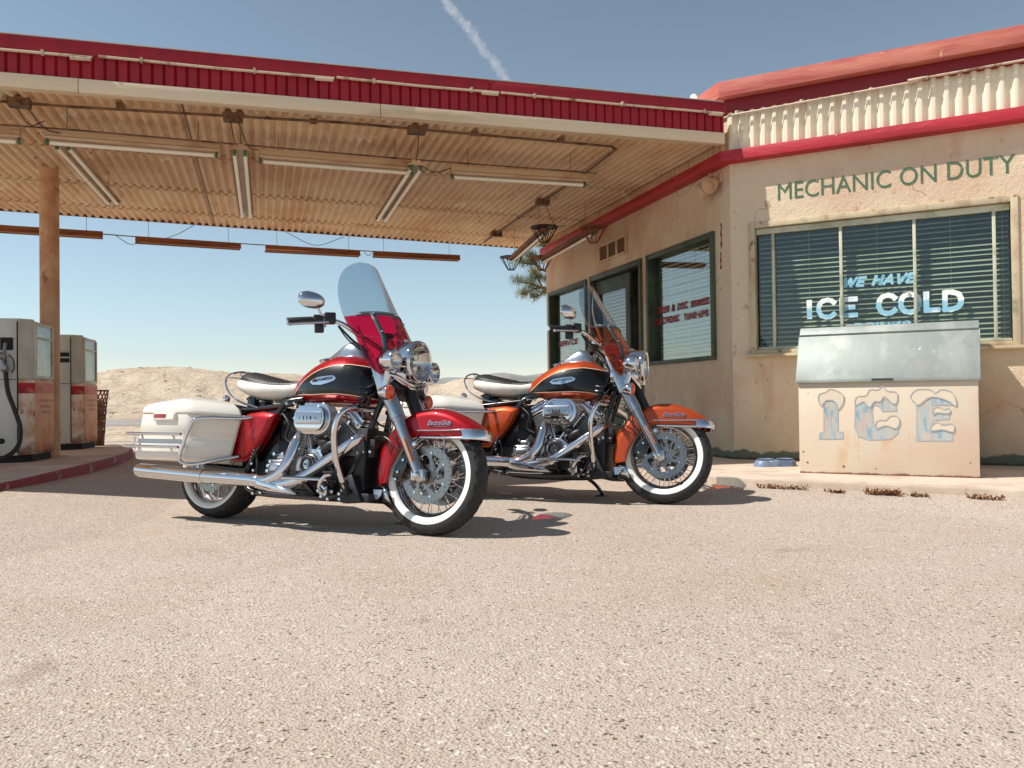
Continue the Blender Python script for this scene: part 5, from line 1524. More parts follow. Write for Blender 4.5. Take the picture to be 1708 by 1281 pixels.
        m = MB(); m.lathe([(0.008, 0.0425), (0.020, 0.039), (0.029, 0.026), (0.032, 0.001)], tc, (1, 0, 0), 26)
        B(m, 'lens', M_amber, ts_, True, smooth=60)
    m = MB(); m.tube(cr([(1.382, -0.19, 0.848), (1.40, -0.12, 0.842), (1.425, 0, 0.815), (1.40, 0.12, 0.842), (1.382, 0.19, 0.848)], 6), 0.0125, 10)
    m.tube(cr([(1.39, -0.16, 0.846), (1.43, -0.05, 0.80), (1.43, 0.05, 0.80), (1.39, 0.16, 0.846)], 6), 0.008, 8)
    B(m, 'light_bar', M_chrome, st=True)

    # ------------------------------------------------------------ windshield
    WT = [(0.855, 0.1806), (0.875, 0.1995), (0.90, 0.2132), (0.93, 0.2237), (0.97, 0.2331), (1.02, 0.2436), (1.08, 0.2530), (1.16, 0.2604), (1.23, 0.2615), (1.30, 0.2562), (1.37, 0.2426), (1.42, 0.2247), (1.46, 0.2037), (1.495, 0.1743), (1.52, 0.1418), (1.54, 0.0998), (1.55, 0.0578), (1.5545, 0.0042)]
    NT = [(0.855, 0.168), (0.875, 0.148), (0.90, 0.138), (0.95, 0.132), (1.00, 0.118), (1.035, 0.085), (1.052, 0.04), (1.06, 0.0)]
    def wsp(y, z, o=0.0):
        x = 1.052 + (1.5545 - z) * 0.632 - 2.8 * y * y - 0.40 * max(0.0, 1.06 - z) * min(1.0, (y / 0.12) ** 2)
        return V(x + o * 0.85, y, z + o * 0.5)
    def zdiv(y): return 1.222 - 0.75 * y * y
    m = MB(); rows = []
    for i in range(25):
        t = i / 24; row = []
        for k in range(25):
            u = -1 + 2 * k / 24
            zt = 1.222 + (1.5545 - 1.222) * (1 - (1 - t) ** 1.6)
            hw = smooth_tab(WT, zt)[0]; y = u * hw
            row.append(wsp(y, zt - 0.75 * y * y * (1 - t)))
        rows.append(row)
    m.rings(rows, False, False)
    ws = B(m, 'windshield', M_wsclear, st=True, smooth=80)
    md = ws.modifiers.new('thickness', 'SOLIDIFY'); md.thickness = 0.004
    m = MB(); rows = []
    for i in range(9):
        t = i / 8; row = []
        for k in range(25):
            u = -1 + 2 * k / 24; zt = 1.06 + (1.222 - 1.06) * t
            y = u * smooth_tab(WT, zt)[0]
            row.append(wsp(y, zt - 0.75 * y * y * t))
        rows.append(row)
    m.rings(rows, False, False)
    for s_ in (-1, 1):
        rows = []
        for i in range(13):
            z = 0.855 + (1.06 - 0.855) * i / 12
            a, b = lerp_tab(NT, z)[0], smooth_tab(WT, z)[0]
            rows.append([wsp(s_ * (a + (b - a) * k / 10), z) for k in range(11)])
        m.rings(rows, False, False)
    tp = B(m, 'tinted_panel', tint, ws, True, smooth=80, weld=True)
    md = tp.modifiers.new('thickness', 'SOLIDIFY'); md.thickness = 0.004
    m = MB()
    rows = [[wsp(-0.218 + 0.436 * k / 20, zdiv(-0.218 + 0.436 * k / 20) + dz, 0.006) for k in range(21)] for dz in (-0.008, 0.015)]
    m.rings(rows, False, False)
    for s_ in (-1, 1):
        m.rings([[wsp(s_ * (0.150 - 0.004 * t) + e, zdiv(0.15) + 0.004 - 0.235 * t, 0.008) for t in (0, .2, .4, .6, .8, 1)] for e in (-0.012, 0.012)], False, False)
    m.mat(1)
    for y, z in ((-0.205, 0), (-0.148, 0), (0, 0.002), (0.148, 0), (0.205, 0), (-0.147, -0.11), (0.147, -0.11)):
        m.ell(wsp(y, zdiv(y) + z + 0.003, 0.010), (0.007, 0.007, 0.007), 10, 6)
    for s_ in (-1, 1):
        for z in (0.90, 0.95): m.ell(wsp(s_ * 0.17, z, 0.006), (0.006, 0.006, 0.006), 10, 6)
    o = B(m, 'strap', [M_strap, M_chrome], ws, True, smooth=60)
    md = o.modifiers.new('thickness', 'SOLIDIFY'); md.thickness = 0.003
    m = MB()
    for s_ in (-1, 1):
        m.tube(cr([(1.235, s_ * 0.150, 0.965), (1.22, s_ * 0.16, 0.995), (1.20, s_ * 0.17, 1.02), (1.15, s_ * 0.19, 1.13)], 5), 0.006, 8)
        m.tube([(1.30, s_ * 0.150, 0.885), (1.375, s_ * 0.165, 0.885)], 0.008, 8)
    B(m, 'bracket', M_chrome, ws, True)

    # ------------------------------------------------------------ handlebar
    G = {}
    m = MB()
    def barpts(s_): return [(1.235, s_ * 0.045, 1.015), (1.215, s_ * 0.10, 1.035), (1.14, s_ * 0.175, 1.09), (1.075, s_ * 0.225, 1.135), (1.02, s_ * 0.27, 1.150), (0.96, s_ * 0.335, 1.140), (0.875, s_ * 0.44, 1.114)]
    m.tube(cr(barpts(-1)[::-1] + barpts(1), 6), 0.0135, 12)
    m.tube([(1.235, -0.05, 0.99), (1.235, -0.05, 1.03)], 0.022, 12); m.tube([(1.235, 0.05, 0.99), (1.235, 0.05, 1.03)], 0.022, 12)
    hb = B(m, 'handlebar', M_chrome, st=True)
    for s_ in (-1, 1):
        p0, p1, p2 = V(0.955, s_ * 0.343, 1.138), V(0.868, s_ * 0.448, 1.112), V(1.02, s_ * 0.27, 1.150)
        m = MB(); m.tube([p0, p0 + (p1 - p0) * 0.06, p1 - (p1 - p0) * 0.04, p1], [0.019, 0.0215, 0.0215, 0.018], 16)
        m.mat(1); m.tube([p1, p1 + (p1 - p0).normalized() * 0.008], [0.021, 0.018], 16)
        B(m, 'grip', [M_grip, M_chrome], hb, True)
        m = MB(); d = (p2 - p0).normalized(); up = V(0, 0, 1); sd_ = d.cross(up).normalized(); up2 = sd_.cross(d)
        Rm = Matrix((d, sd_, up2)).transposed()
        c1 = p0 + d * 0.03
        m.box(c1 + up2 * 0.004, (0.055, 0.042, 0.052), Rm)
        m.box(c1 + up2 * -0.045 + d * 0.003, (0.050, 0.036, 0.050), Rm)
        fw = V(1, 0, 0) - d * d.x; fw.normalize()
        m.box(p2 - d * 0.005 + up2 * 0.012, (0.062, 0.055, 0.062), Rm)
        B(m, 'switch_housing', M_sblack, hb, True, bevel=0.006)
        m = MB(); pts = cr([p2 - d * 0.02 + fw * 0.035 - up2 * 0.012, p0 + fw * 0.062 - up2 * 0.020, p0 + (p1 - p0) * 0.5 + fw * 0.068 - up2 * 0.020, p1 + fw * 0.072 - up2 * 0.022], 6)
        m.tube(pts, [0.009] * 4 + [0.008] * (len(pts) - 8) + [0.008, 0.007, 0.009, 0.010], 10)
        B(m, 'lever', M_alloy, hb, True)
        mc = V(0.985, s_ * 0.405, 1.236)
        ax = V(0.86, s_ * 0.48, 0.06).normalized(); yy = V(0, 0, 1).cross(ax).normalized(); zz = ax.cross(yy)
        Rm2 = Matrix((ax, yy, zz)).transposed()
        m = MB(); st0 = len(m.v); m.ell((0, 0, 0), (0.036, 0.076, 0.047), 28, 14)
        nv = []
        for p in m.v:
            x, y, z = p
            if x < 0: x *= 0.25
            k = 1 + 0.10 * (y * s_ / 0.076)
            q = 0
            sq = 1 + 0.06 * min(1, abs(y * z) / (0.076 * 0.047) * 2)
            nv.append(tuple(mc + Rm2 @ V(x, y * sq, z * k * sq)))
        m.v = nv
        mr = B(m, 'mirror', M_chrome, hb, True, smooth=60)
        m = MB(); m.tube(cr([mc + V(0.012, -s_ * 0.035, -0.02), mc + V(0.015, -s_ * 0.075, -0.065), p2 + V(-0.01, s_ * 0.035, 0.02), p2 + V(-0.01, s_ * 0.03, -0.045)], 5), 0.0062, 8)
        B(m, 'mirror_stem', M_chrome, mr, True)
    m = MB()
    for s_ in (-1, 1):
        for k, (dx, r) in enumerate(((0, 0.0045), (-0.02, 0.0045), (0.01, 0.0055))):
            m.tube(cr([(1.05 + dx * 0.2, s_ * 0.235, 1.125), (1.12 + dx, s_ * 0.20, 1.05), (1.19 + dx, s_ * 0.13, 0.985), (1.23, s_ * 0.07, 0.92 - 0.02 * k)], 5), r, 6)
    m.tube(cr([(1.26, -0.06, 0.82), (1.20, -0.10, 0.70), (1.26, -0.09, 0.60), (1.36, -0.07, 0.56)], 5), 0.006, 6)
    m.tube(cr([(1.30, -0.05, 0.76), (1.37, 0.0, 0.72), (1.33, -0.02, 0.66), (1.38, -0.04, 0.62)], 5), 0.004, 6)
    m.tube(cr([(1.36, -0.09, 0.60), (1.395, -0.125, 0.535), (1.44, -0.135, 0.50), (1.475, -0.135, 0.435)], 5), 0.005, 6)
    m.tube(cr([(1.28, -0.105, 0.51), (1.34, -0.12, 0.515), (1.40, -0.13, 0.49), (1.455, -0.13, 0.43)], 5), 0.005, 6)
    B(m, 'cable', M_sblack, st=True)

    # ------------------------------------------------------------ tank
    TT = [(0.560, 0.779, 0.764, 0.014), (0.585, 0.812, 0.760, 0.052), (0.62, 0.845, 0.753, 0.082), (0.66, 0.876, 0.741, 0.106), (0.72, 0.914, 0.724, 0.133), (0.79, 0.951, 0.711, 0.154), (0.87, 0.980, 0.705, 0.168), (0.94, 0.996, 0.702, 0.172), (1.02, 0.999, 0.700, 0.168), (1.08, 0.984, 0.699, 0.155), (1.13, 0.962, 0.699, 0.136), (1.18, 0.930, 0.702, 0.112), (1.215, 0.90, 0.71, 0.088), (1.23, 0.87, 0.73, 0.06)]
    def tsec(x, n=64):
        zt, zb, hw = smooth_tab(TT, x)
        zm = zb + (zt - zb) * 0.40
        out = []
        for k in range(n):
            q = 2 * pi * k / n; c, s2 = cos(q), sin(q)
            e = 0.62 if s2 > 0 else 0.55
            y = hw * (abs(c) ** (0.74 if s2 > 0 else 0.5)) * (1 if c > 0 else -1)
            z = zm + ((zt - zm) * s2 ** 0.92 if s2 > 0 else -(zm - zb) * abs(s2) ** 0.6)
            out.append(V(x, y, z))
        return out
    PANEL = [(0.628, 0.7605), (0.74, 0.838), (0.81, 0.873), (0.875, 0.897), (0.96, 0.915), (1.06, 0.924), (1.15, 0.917), (1.30, 0.90), (1.30, 0.725), (1.207, 0.735), (1.10, 0.748), (1.012, 0.754), (0.83, 0.752)]
    m = MB()
    xs = [0.560 + (1.23 - 0.560) * i / 110 for i in range(111)]
    m.rings([tsec(x) for x in xs])
    m.attr = [poly_sd(p[0], p[2], PANEL) if abs(p[1]) > 0.02 else 0.05 for p in m.v]
    tk = B(m, 'fuel_tank', tankpaint, smooth=60)
    m = MB(); rr = []
    for x, zt, hw in ((0.80, 0.970, 0.012), (0.825, 1.0, 0.04), (0.88, 1.022, 0.058), (0.94, 1.062, 0.068), (0.985, 1.082, 0.070), (1.03, 1.070, 0.066), (1.075, 1.025, 0.055), (1.12, 0.965, 0.03)):
        zb = smooth_tab(TT, x)[0] - 0.03
        rr.append([V(x, hw * (abs(cos(q)) ** 0.55) * (1 if cos(q) > 0 else -1), zb + (zt - zb) * sin(q) ** 0.6) for q in [pi * k / 20 for k in range(21)]])
    m.rings(rr); B(m, 'console', M_satin, tk, smooth=50)
    m = MB(); m.lathe([(0, 0.03), (0.012, 0.034), (0.020, 0.030), (0.022, 0.01)], (0.835, -0.075, 0.955), (-0.15, -0.25, 1), 20); B(m, 'fuel_cap', M_chrome, tk)
    m = MB()
    def tank_y(x, z):
        zt, zb, hw = smooth_tab(TT, x); zm = zb + (zt - zb) * 0.40
        s2 = max(0.0, min(1.0, (z - zm) / (zt - zm))) ** (1 / 0.92)
        return hw * max(0.02, sqrt(max(0, 1 - s2 * s2))) ** 0.74
    for s_ in (-1, 1):
        hexa = [(0.812, 0.8225, 0.8235), (0.838, 0.806, 0.842), (0.875, 0.804, 0.848), (0.91, 0.803, 0.852), (0.95, 0.811, 0.855), (0.985, 0.821, 0.857), (1.006, 0.829, 0.849), (1.012, 0.838, 0.839)]
        rr = []
        for i in range(25):
            x = 0.812 + 0.20 * i / 24
            zl, zh = lerp_tab(hexa, x); row = []
            for k in range(7):
                z = zl + (zh - zl) * k / 6
                row.append(V(x, s_ * (tank_y(x, z) + 0.0055), z))
            for k in range(6, -1, -1):
                z = zl + (zh - zl) * k / 6
                row.append(V(x, s_ * (tank_y(x, z) - 0.003), z))
            rr.append(row)
        m = MB(); m.rings(rr)
        bd_ = B(m, 'tank_badge', M_chrome, tk, smooth=30)
        if s_ < 0: bd_right = bd_
    m = MB(); yb = tank_y(0.91, 0.83) + 0.006; y0_, y1_ = tank_y(0.83, 0.83), tank_y(1.0, 0.83)
    m.text('HARLEY-DAVIDSON', 0.024, frame_mat((0.838, -(y0_ + 0.0080), 0.8185), (0.155, -(y1_ - y0_), 0.016), (0, 0, 1)), 0.001, width=0.150)
    m.v = [(x, -(tank_y(x, z) + 0.0062 + (0.001 if i % 2 else 0.0)), z) for i, (x, y, z) in enumerate(m.v)]
    B(m, 'lettering', M_ink, bd_right, smooth=0)

    # ------------------------------------------------------------ seat
    ST = [(0.135, 0.866, 0.846, 0.822, 0.02), (0.15, 0.893, 0.854, 0.805, 0.085), (0.18, 0.914, 0.858, 0.790, 0.125), (0.24, 0.918, 0.850, 0.768, 0.158), (0.32, 0.902, 0.836, 0.747, 0.172), (0.40, 0.882, 0.826, 0.735, 0.168), (0.48, 0.862, 0.820, 0.732, 0.146), (0.55, 0.850, 0.820, 0.740, 0.118), (0.62, 0.851, 0.830, 0.756, 0.095), (0.68, 0.855, 0.842, 0.785, 0.080), (0.705, 0.85, 0.845, 0.81, 0.06)]
    def seat_sec(x, kind):
        zt, ze, zb, hw = smooth_tab(ST, x)
        if kind == 's':
            pts = [V(x, -hw * 0.55, zb), V(x, -hw * 0.85, zb + (ze - zb) * 0.18), V(x, -hw, zb + (ze - zb) * 0.55), V(x, -hw * 0.96, ze - 0.010), V(x, -hw * 0.86, ze)]
            return pts + [V(p.x, -p.y, p.z) for p in pts[::-1]]
        return [V(x, hw * 0.865 * u, ze + 0.0015 + (zt - ze + 0.004) * (1 - abs(u) ** 3.2) - 0.008 * (1 - u * u) * min(1, max(0, (0.5 - x) / 0.2)) ) for u in [-1 + 2 * k / 16 for k in range(17)]]
    xs = [0.135 + (0.705 - 0.135) * (i / 40) for i in range(41)]
    m = MB(); m.rings([seat_sec(x, 's') for x in xs])
    se = B(m, 'seat', M_vinylw, smooth=70)
    m = MB(); m.rings([seat_sec(x, 'p') for x in xs], False, False)
    o = B(m, 'seat_pad', M_vinylb, se, smooth=70); md = o.modifiers.new('thickness', 'SOLIDIFY'); md.thickness = 0.006; md.offset = -1
    m = MB()
    for s_ in (-1, 1):
        pts = [V(x, s_ * smooth_tab(ST, x)[3] * 0.865, smooth_tab(ST, x)[1] + 0.002) for x in xs[2:-1]]
        m.tube(pts, 0.0035, 6)
    for s_ in (-1, 1):
        for x in [0.30 + 0.022 * i for i in range(17)]:
            zt, ze, zb, hw = smooth_tab(ST, x)
            m.mat(1); m.tube([(x, s_ * hw * 0.86, ze + 0.004), (x + 0.012, s_ * hw * 0.74, ze + 0.009)], 0.0025, 5)
    B(m, 'piping', [M_sblack, M_vinylw], se)
    m = MB(); 
    for y in (-0.06, 0.06): m.lohi((0.24, y - 0.02, 0.68), (0.30, y + 0.02, 0.76)); m.lohi((0.53, y - 0.02, 0.70), (0.57, y + 0.02, 0.76))
    m.lohi((0.22, -0.075, 0.735), (0.62, 0.075, 0.752)); m.lohi((0.20, -0.09, 0.66), (0.58, 0.09, 0.685))
    m.box((0.30, 0, 0.70), (0.12, 0.1, 0.05))
    B(m, 'seat_bracket', M_gblack, se, bevel=0.004)
    m = MB()
    half = [(0.42, -0.135, 0.672), (0.30, -0.15, 0.700), (0.20, -0.162, 0.740), (0.145, -0.168, 0.795), (0.125, -0.165, 0.845), (0.135, -0.14, 0.888), (0.150, -0.08, 0.912)]
    m.tube(cr(half + [(0.155, 0, 0.918)] + [(x, -y, z) for x, y, z in half[::-1]], 6), 0.0065, 8)
    for y in (-0.09, 0.09): m.tube([(0.150, y, 0.911), (0.20, y * 0.9, 0.855)], 0.004, 6)
    for s_ in (-1, 1): m.tube([(0.13, s_ * 0.165, 0.862), (0.19, s_ * 0.12, 0.868)], 0.004, 6)
    B(m, 'seat_rail', M_chrome, se)

    # ------------------------------------------------------------ rear end
    m = MB(); rr = []
    for th in range(14, 136, 4):
        a = radians(180 - th - 0); e = V(cos(a), 0, sin(a)); ro = 0.405; hw = 0.105
        ri = 0.30 if th < 100 else 0.34
        pts = [V(0, -hw, WR) + e * ri]
        for k in range(15):
            q = pi * k / 14
            pts.append(V(0, -hw * (abs(cos(q)) ** 0.8) * (1 if cos(q) > 0 else -1), WR) + e * (ro - 0.06 + 0.06 * sin(q) ** 0.8))
        pts.append(V(0, hw, WR) + e * ri)
        rr.append(pts)
    m.rings(rr, False, False)
    rf = B(m, 'rear_fender', paint, smooth=60); rf.modifiers.new('thickness', 'SOLIDIFY').thickness = 0.004
    m = MB()
    m.lohi((0.07, -0.145, 0.655), (0.21, -0.02, 0.70)); m.lathe([(0, 0.02), (0.05, 0.026), (0.06, 0.01)], (0.10, -0.12, 0.70), (0.2, -0.2, 1), 14)
    B(m, 'fender_strut', M_chrome, rf, bevel=0.012)
    # saddlebags
    for s_ in (-1, 1):
        yi, yo = s_ * 0.185, s_ * 0.410
        def ring(z, g=0.0):
            t = (z - 0.33) / 0.28
            xr, xo = -0.365 + 0.03 * t - 0.0, 0.105 + 0.05 * t
            xi = 0.265 + 0.06 * t
            xr2 = xr + 0.03
            pl = [(xr - g, yi), (xr - g, yi + (yo - yi) * 0.80), (xr + 0.05, yo + s_ * g), (xo - 0.05, yo + s_ * g), (xo + g * .5, yo - s_ * 0.028 + s_ * g * .7), (xi + g, yi + s_ * 0.02), (xi, yi)]
            return [V(x, y, z) for x, y in pl]
        m = MB()
        rs_ = [ring(0.328, -0.022), ring(0.338, -0.006), ring(0.36), ring(0.45), ring(0.46, -0.004), ring(0.50, -0.004), ring(0.51), ring(0.607)]
        m.rings(rs_)
        bg_ = B(m, 'saddlebag', M_bag, bevel=0.012, bseg=3, smooth=50)
        m = MB()
        def lid(f, dz, top=False):
            base = ring(0.612, 0.006); out = []
            cx_ = -0.08; cy_ = (yi + yo) / 2
            for p in base:
                x = cx_ + (p.x - cx_) * f; y = yi + (p.y - yi) * (1 - (1 - f) * 1.5)
                slope = 0.0
                z = 0.612 + dz * (0.62 + 0.38 * min(1, max(0, (x + 0.33) / 0.30)))
                if p.x > 0.05: x -= max(0.0, dz - 0.03) * 1.1
                out.append(V(x, y, z))
            return out
        m.rings([ring(0.607, 0.006), ring(0.622, 0.007), lid(0.985, 0.05), lid(0.93, 0.083), lid(0.82, 0.100)])
        B(m, 'lid', M_bag, bg_, bevel=0.014, bseg=3, smooth=50)
        m = MB(); m.lohi((-0.17, yo - s_ * 0.004, 0.562), (0.022, yo + s_ * 0.022, 0.610))
        lt = B(m, 'latch', M_bag, bg_, bevel=0.010, bseg=3)
        m = MB(); m.lohi((-0.158, yo + s_ * 0.018, 0.578), (-0.050, yo + s_ * 0.025, 0.602)); B(m, 'marker_lens', M_redlens, lt, bevel=0.003)
        m = MB()
        for z, a, b in ((0.482, -0.375, 0.105), (0.405, -0.39, 0.095)):
            m.tube(cr([(a - 0.0, s_ * 0.34, z), (a - 0.005, s_ * 0.425, z), (a + 0.05, s_ * 0.437, z), (b, s_ * 0.437, z)], 5), 0.0085, 10)
            for x in (-0.28, 0.0): m.tube([(x, s_ * 0.405, z), (x, s_ * 0.437, z)], 0.008, 8)
        m.tube([(-0.30, s_ * 0.432, 0.482), (-0.31, s_ * 0.432, 0.405)], 0.006, 8)
        B(m, 'rail', M_chrome, bg_)
        m = MB(); m.tube(cr([(0.42, s_ * 0.17, 0.618), (0.36, s_ * 0.25, 0.598), (0.255, s_ * 0.36, 0.588), (0.195, s_ * 0.418, 0.572), (0.165, s_ * 0.432, 0.52), (0.135, s_ * 0.434, 0.43), (0.110, s_ * 0.432, 0.345), (0.125, s_ * 0.42, 0.318), (0.17, s_ * 0.39, 0.310), (0.24, s_ * 0.29, 0.342), (0.31, s_ * 0.17, 0.378)], 5), 0.0105, 10)
        B(m, 'bag_guard', M_chrome)
        # side cover
        m = MB()
        sc_ = [(0.37, 0.640), (0.485, 0.650), (0.585, 0.634), (0.545, 0.555), (0.49, 0.478), (0.425, 0.405), (0.355, 0.350), (0.215, 0.352), (0.165, 0.43), (0.24, 0.575), (0.31, 0.625)]
        def side(x, z, o=0.0):
            bul = 0.028 * max(0, min(1, (z - 0.40) / 0.2)) * max(0, min(1, (x - 0.27) / 0.12))
            return (x, s_ * (0.150 + bul + o), z)
        xs_, zs_ = (0.165, 0.59), (0.345, 0.655)
        inner = [((x - 0.37) * 0.72 + 0.385, (z - 0.50) * 0.70 + 0.505) for x, z in sc_]
        n = len(sc_)
        m.rings([[side(x, z, -0.05) for x, z in sc_], [side(x, z, 0) for x, z in sc_], [side(x * 0.5 + a * 0.5, z * 0.5 + b * 0.5, 0.014) for (x, z), (a, b) in zip(sc_, inner)], [side(a, b, 0.022) for a, b in inner]], True, True)
        B(m, 'side_cover', paint, bevel=0.006, bseg=3, smooth=50)
        # exhaust: muffler
        y = s_ * 0.262
        m = MB(); pts = [(0.60, y, 0.236), (0.585, y, 0.237), (0.53, y, 0.240), (0.14, y, 0.247), (0.12, y, 0.2475), (0.0, y, 0.252), (-0.30, y, 0.262), (-0.43, y, 0.266), (-0.455, y, 0.267)]
        m.tube(pts, [0.034, 0.037, 0.039, 0.042, 0.042, 0.043, 0.0435, 0.043, 0.037], 24)
        m.tube([(0.15, y, 0.247), (0.115, y, 0.2475)], 0.0455, 24)
        mu = B(m, 'muffler', M_chrome, smooth=50)
        m = MB(); m.lathe([(0, 0.034), (0.02, 0.03)], (-0.457, y, 0.267), (1, 0, 0), 20); B(m, 'outlet', M_sblack, mu)
    # header pipes and shields (right side shows)
    m = MB()
    pts = cr([(0.795, -0.165, 0.555), (0.800, -0.195, 0.50), (0.792, -0.225, 0.41), (0.775, -0.245, 0.335), (0.735, -0.258, 0.275), (0.66, -0.262, 0.242), (0.59, -0.262, 0.236)], 6)
    n = len(pts); m.tube(pts, [0.014 + 0.022 * min(1, i / 8) for i in range(n)], 18)
    B(m, 'exhaust_pipe', M_chrome, smooth=60)
    m = MB()
    pts = cr([(1.225, -0.15, 0.515), (1.20, -0.185, 0.482), (1.10, -0.205, 0.405), (0.98, -0.225, 0.318), (0.90, -0.245, 0.262), (0.80, -0.255, 0.228), (0.66, -0.255, 0.216), (0.585, -0.26, 0.226)], 6)
    m.tube(pts, [0.026 + 0.009 * min(1, i / 10) for i in range(len(pts))], 18)
    B(m, 'exhaust_pipe', M_chrome, smooth=60)
    m = MB(); m.xz([(0.59, 0.252), (0.60, 0.200), (0.70, 0.180), (0.91, 0.172), (0.86, 0.198), (0.74, 0.225), (0.66, 0.240)], -0.235, -0.300)
    B(m, 'heat_shield', M_chrome, bevel=0.012, bseg=3)
    m = MB(); m.ell((1.045, -0.222, 0.445), (0.055, 0.02, 0.026), 18, 10, Matrix.Rotation(radians(-32), 3, 'Y')); m.ell((1.0, -0.20, 0.47), (0.05, 0.03, 0.03), 14, 8)
    B(m, 'heat_shield', M_sblack)

    # ------------------------------------------------------------ engine
    m = MB()
    m.xz([(0.70, 0.20), (1.02, 0.20), (1.07, 0.26), (1.05, 0.37), (0.98, 0.45), (0.80, 0.45), (0.70, 0.40)], -0.150, 0.15)
    m.xz([(0.40, 0.21), (0.70, 0.205), (0.70, 0.44), (0.58, 0.50), (0.45, 0.48), (0.38, 0.36)], -0.10, 0.13)
    m.lohi((0.50, -0.09, 0.45), (0.66, 0.09, 0.66))
    en = B(m, 'engine', M_sblack, bevel=0.015)
    CYL = {}
    for nm, base, top in (('rear', V(0.835, -0.02, 0.43), V(0.735, -0.02, 0.625)), ('front', V(0.945, -0.02, 0.43), V(1.082, -0.02, 0.600))):
        ax = (top - base); L = ax.length; ax.normalize(); yv = V(0, 1, 0); xv = yv.cross(ax).normalized()
        R = Matrix((xv, yv, ax)).transposed()
        m = MB(); m.tube([base, top], 0.070, 20)
        cy = B(m, 'cylinder', M_gblack, en)
        m = MB(); nf = 12
        for i in range(nf):
            c = base + ax * (0.025 + (L - 0.03) * i / nf)
            sz = 0.172 if i > 3 else 0.150
            m.box(c, (sz, 0.185, 0.0042), R)
        B(m, 'cooling_fins', [M_fin], cy, bevel=0.0015, bseg=1)
        m = MB(); c = top + ax * 0.022
        m.box(c, (0.172, 0.17, 0.045), R); m.box(c + ax * 0.034, (0.150, 0.15, 0.03), R)
        rb = B(m, 'rocker_cover', M_chrome, cy, bevel=0.012, bseg=3)
        for dx in (-0.06, 0.06):
            m = MB(); m.lathe([(0, 0.009), (-0.012, 0.009)], c + xv * dx + V(0, -0.085, 0), (0, 1, 0), 10); B(m, 'bolt', M_alloy, rb)
    m = MB()
    for p0, p1 in (((0.858, -0.155, 0.415), (0.778, -0.135, 0.58)), ((0.882, -0.165, 0.415), (0.815, -0.150, 0.575)), ((0.912, -0.165, 0.415), (1.012, -0.150, 0.578)), ((0.935, -0.155, 0.415), (1.050, -0.135, 0.575))):
        a, b = V(*p0), V(*p1)
        m.tube([a, a + (b - a) * 0.12, a + (b - a) * 0.121, b], [0.014, 0.014, 0.0095, 0.0095], 10)
    for p0 in ((0.865, -0.15, 0.41), (0.927, -0.15, 0.41)): m.box(p0, (0.06, 0.05, 0.045))
    B(m, 'pushrod_tube', M_chrome, en)
    # gearcase with round timer cover
    m = MB(); m.lathe([(0.0, 0.07), (-0.03, 0.066), (-0.042, 0.055)], (0.885, -0.15, 0.345), (0, 1, 0), 36)
    m.xz([(0.78, 0.30), (0.88, 0.27), (0.98, 0.31), (0.985, 0.38), (0.93, 0.42), (0.84, 0.42), (0.785, 0.37)], -0.15, -0.178)
    B(m, 'cam_cover', M_alloy, en, bevel=0.006)
    m = MB()
    prof = [(-0.190, 0.055), (-0.208, 0.053), (-0.213, 0.048), (-0.210, 0.043), (-0.206, 0.041), (-0.209, 0.0)]
    m.lathe(prof, (0.885, 0, 0.345), (0, 1, 0), 40)
    cc = B(m, 'timer_cover', M_chrome, en, smooth=50)
    m = MB(); m.lathe([(-0.2095, 0.040), (-0.2125, 0.039), (-0.2125, 0.027), (-0.2095, 0.026)], (0.885, 0, 0.345), (0, 1, 0), 36, closed=True)
    m.mat(1); m.lathe([(-0.21, 0.020), (-0.213, 0.018), (-0.213, 0.0)], (0.885, 0, 0.345), (0, 1, 0), 28)
    m.mat(0); m.xz([(0.869, 0.345), (0.885, 0.352), (0.901, 0.345), (0.885, 0.338)], -0.214, -0.2155)
    B(m, 'emblem', [M_ink, M_alloy], cc, smooth=30)
    # gearbox cover
    m = MB(); m.box((0.625, -0.135, 0.325), (0.145, 0.07, 0.095)); m.box((0.632, -0.16, 0.318), (0.115, 0.05, 0.065)); m.box((0.64, -0.125, 0.385), (0.085, 0.06, 0.045))
    B(m, 'gearbox_cover', M_alloy, en, bevel=0.016, bseg=3)
    for x, z in ((0.558, 0.30), (0.575, 0.355), (0.60, 0.40), (0.665, 0.402), (0.56, 0.33), (0.69, 0.36)):
        m = MB(); m.lathe([(-0.16, 0.010), (-0.176, 0.010)], (x, 0, z), (0, 1, 0), 10); B(m, 'bolt', M_chrome, en)
    for x, z in ((0.80, 0.30), (0.80, 0.40), (0.97, 0.40), (0.975, 0.31), (0.885, 0.282)):
        m = MB(); m.lathe([(-0.176, 0.008), (-0.186, 0.008)], (x, 0, z), (0, 1, 0), 10); B(m, 'bolt', M_chrome, en)
    # air cleaner
    def stadium(cx, cz, hw, hh, r, n=7):
        out = []
        for sx, sz, a0 in ((1, 1, 0), (-1, 1, 90), (-1, -1, 180), (1, -1, 270)):
            for k in range(n):
                a = radians(a0 + 90 * k / (n - 1))
                out.append((cx + sx * (hw - r) + r * cos(a), cz + sz * (hh - r) + r * sin(a)))
        return out
    m = MB()
    zz = stadium(0.925, 0.602, 0.118, 0.086, 0.075, 26)
    pl_ = [(x + (0.0 if i % 2 else (x - 0.925) * 0.045), z + (0.0 if i % 2 else (z - 0.602) * 0.06)) for i, (x, z) in enumerate(zz)]
    m.xz(pl_, -0.165, -0.222)
    ac = B(m, 'air_filter', M_fin, en, smooth=0)
    m = MB(); m.xz(stadium(0.925, 0.602, 0.121, 0.089, 0.078), -0.222, -0.229); m.xz(stadium(0.925, 0.602, 0.121, 0.089, 0.078), -0.158, -0.166)
    m.xz(stadium(0.918, 0.600, 0.108, 0.072, 0.058), -0.229, -0.262)
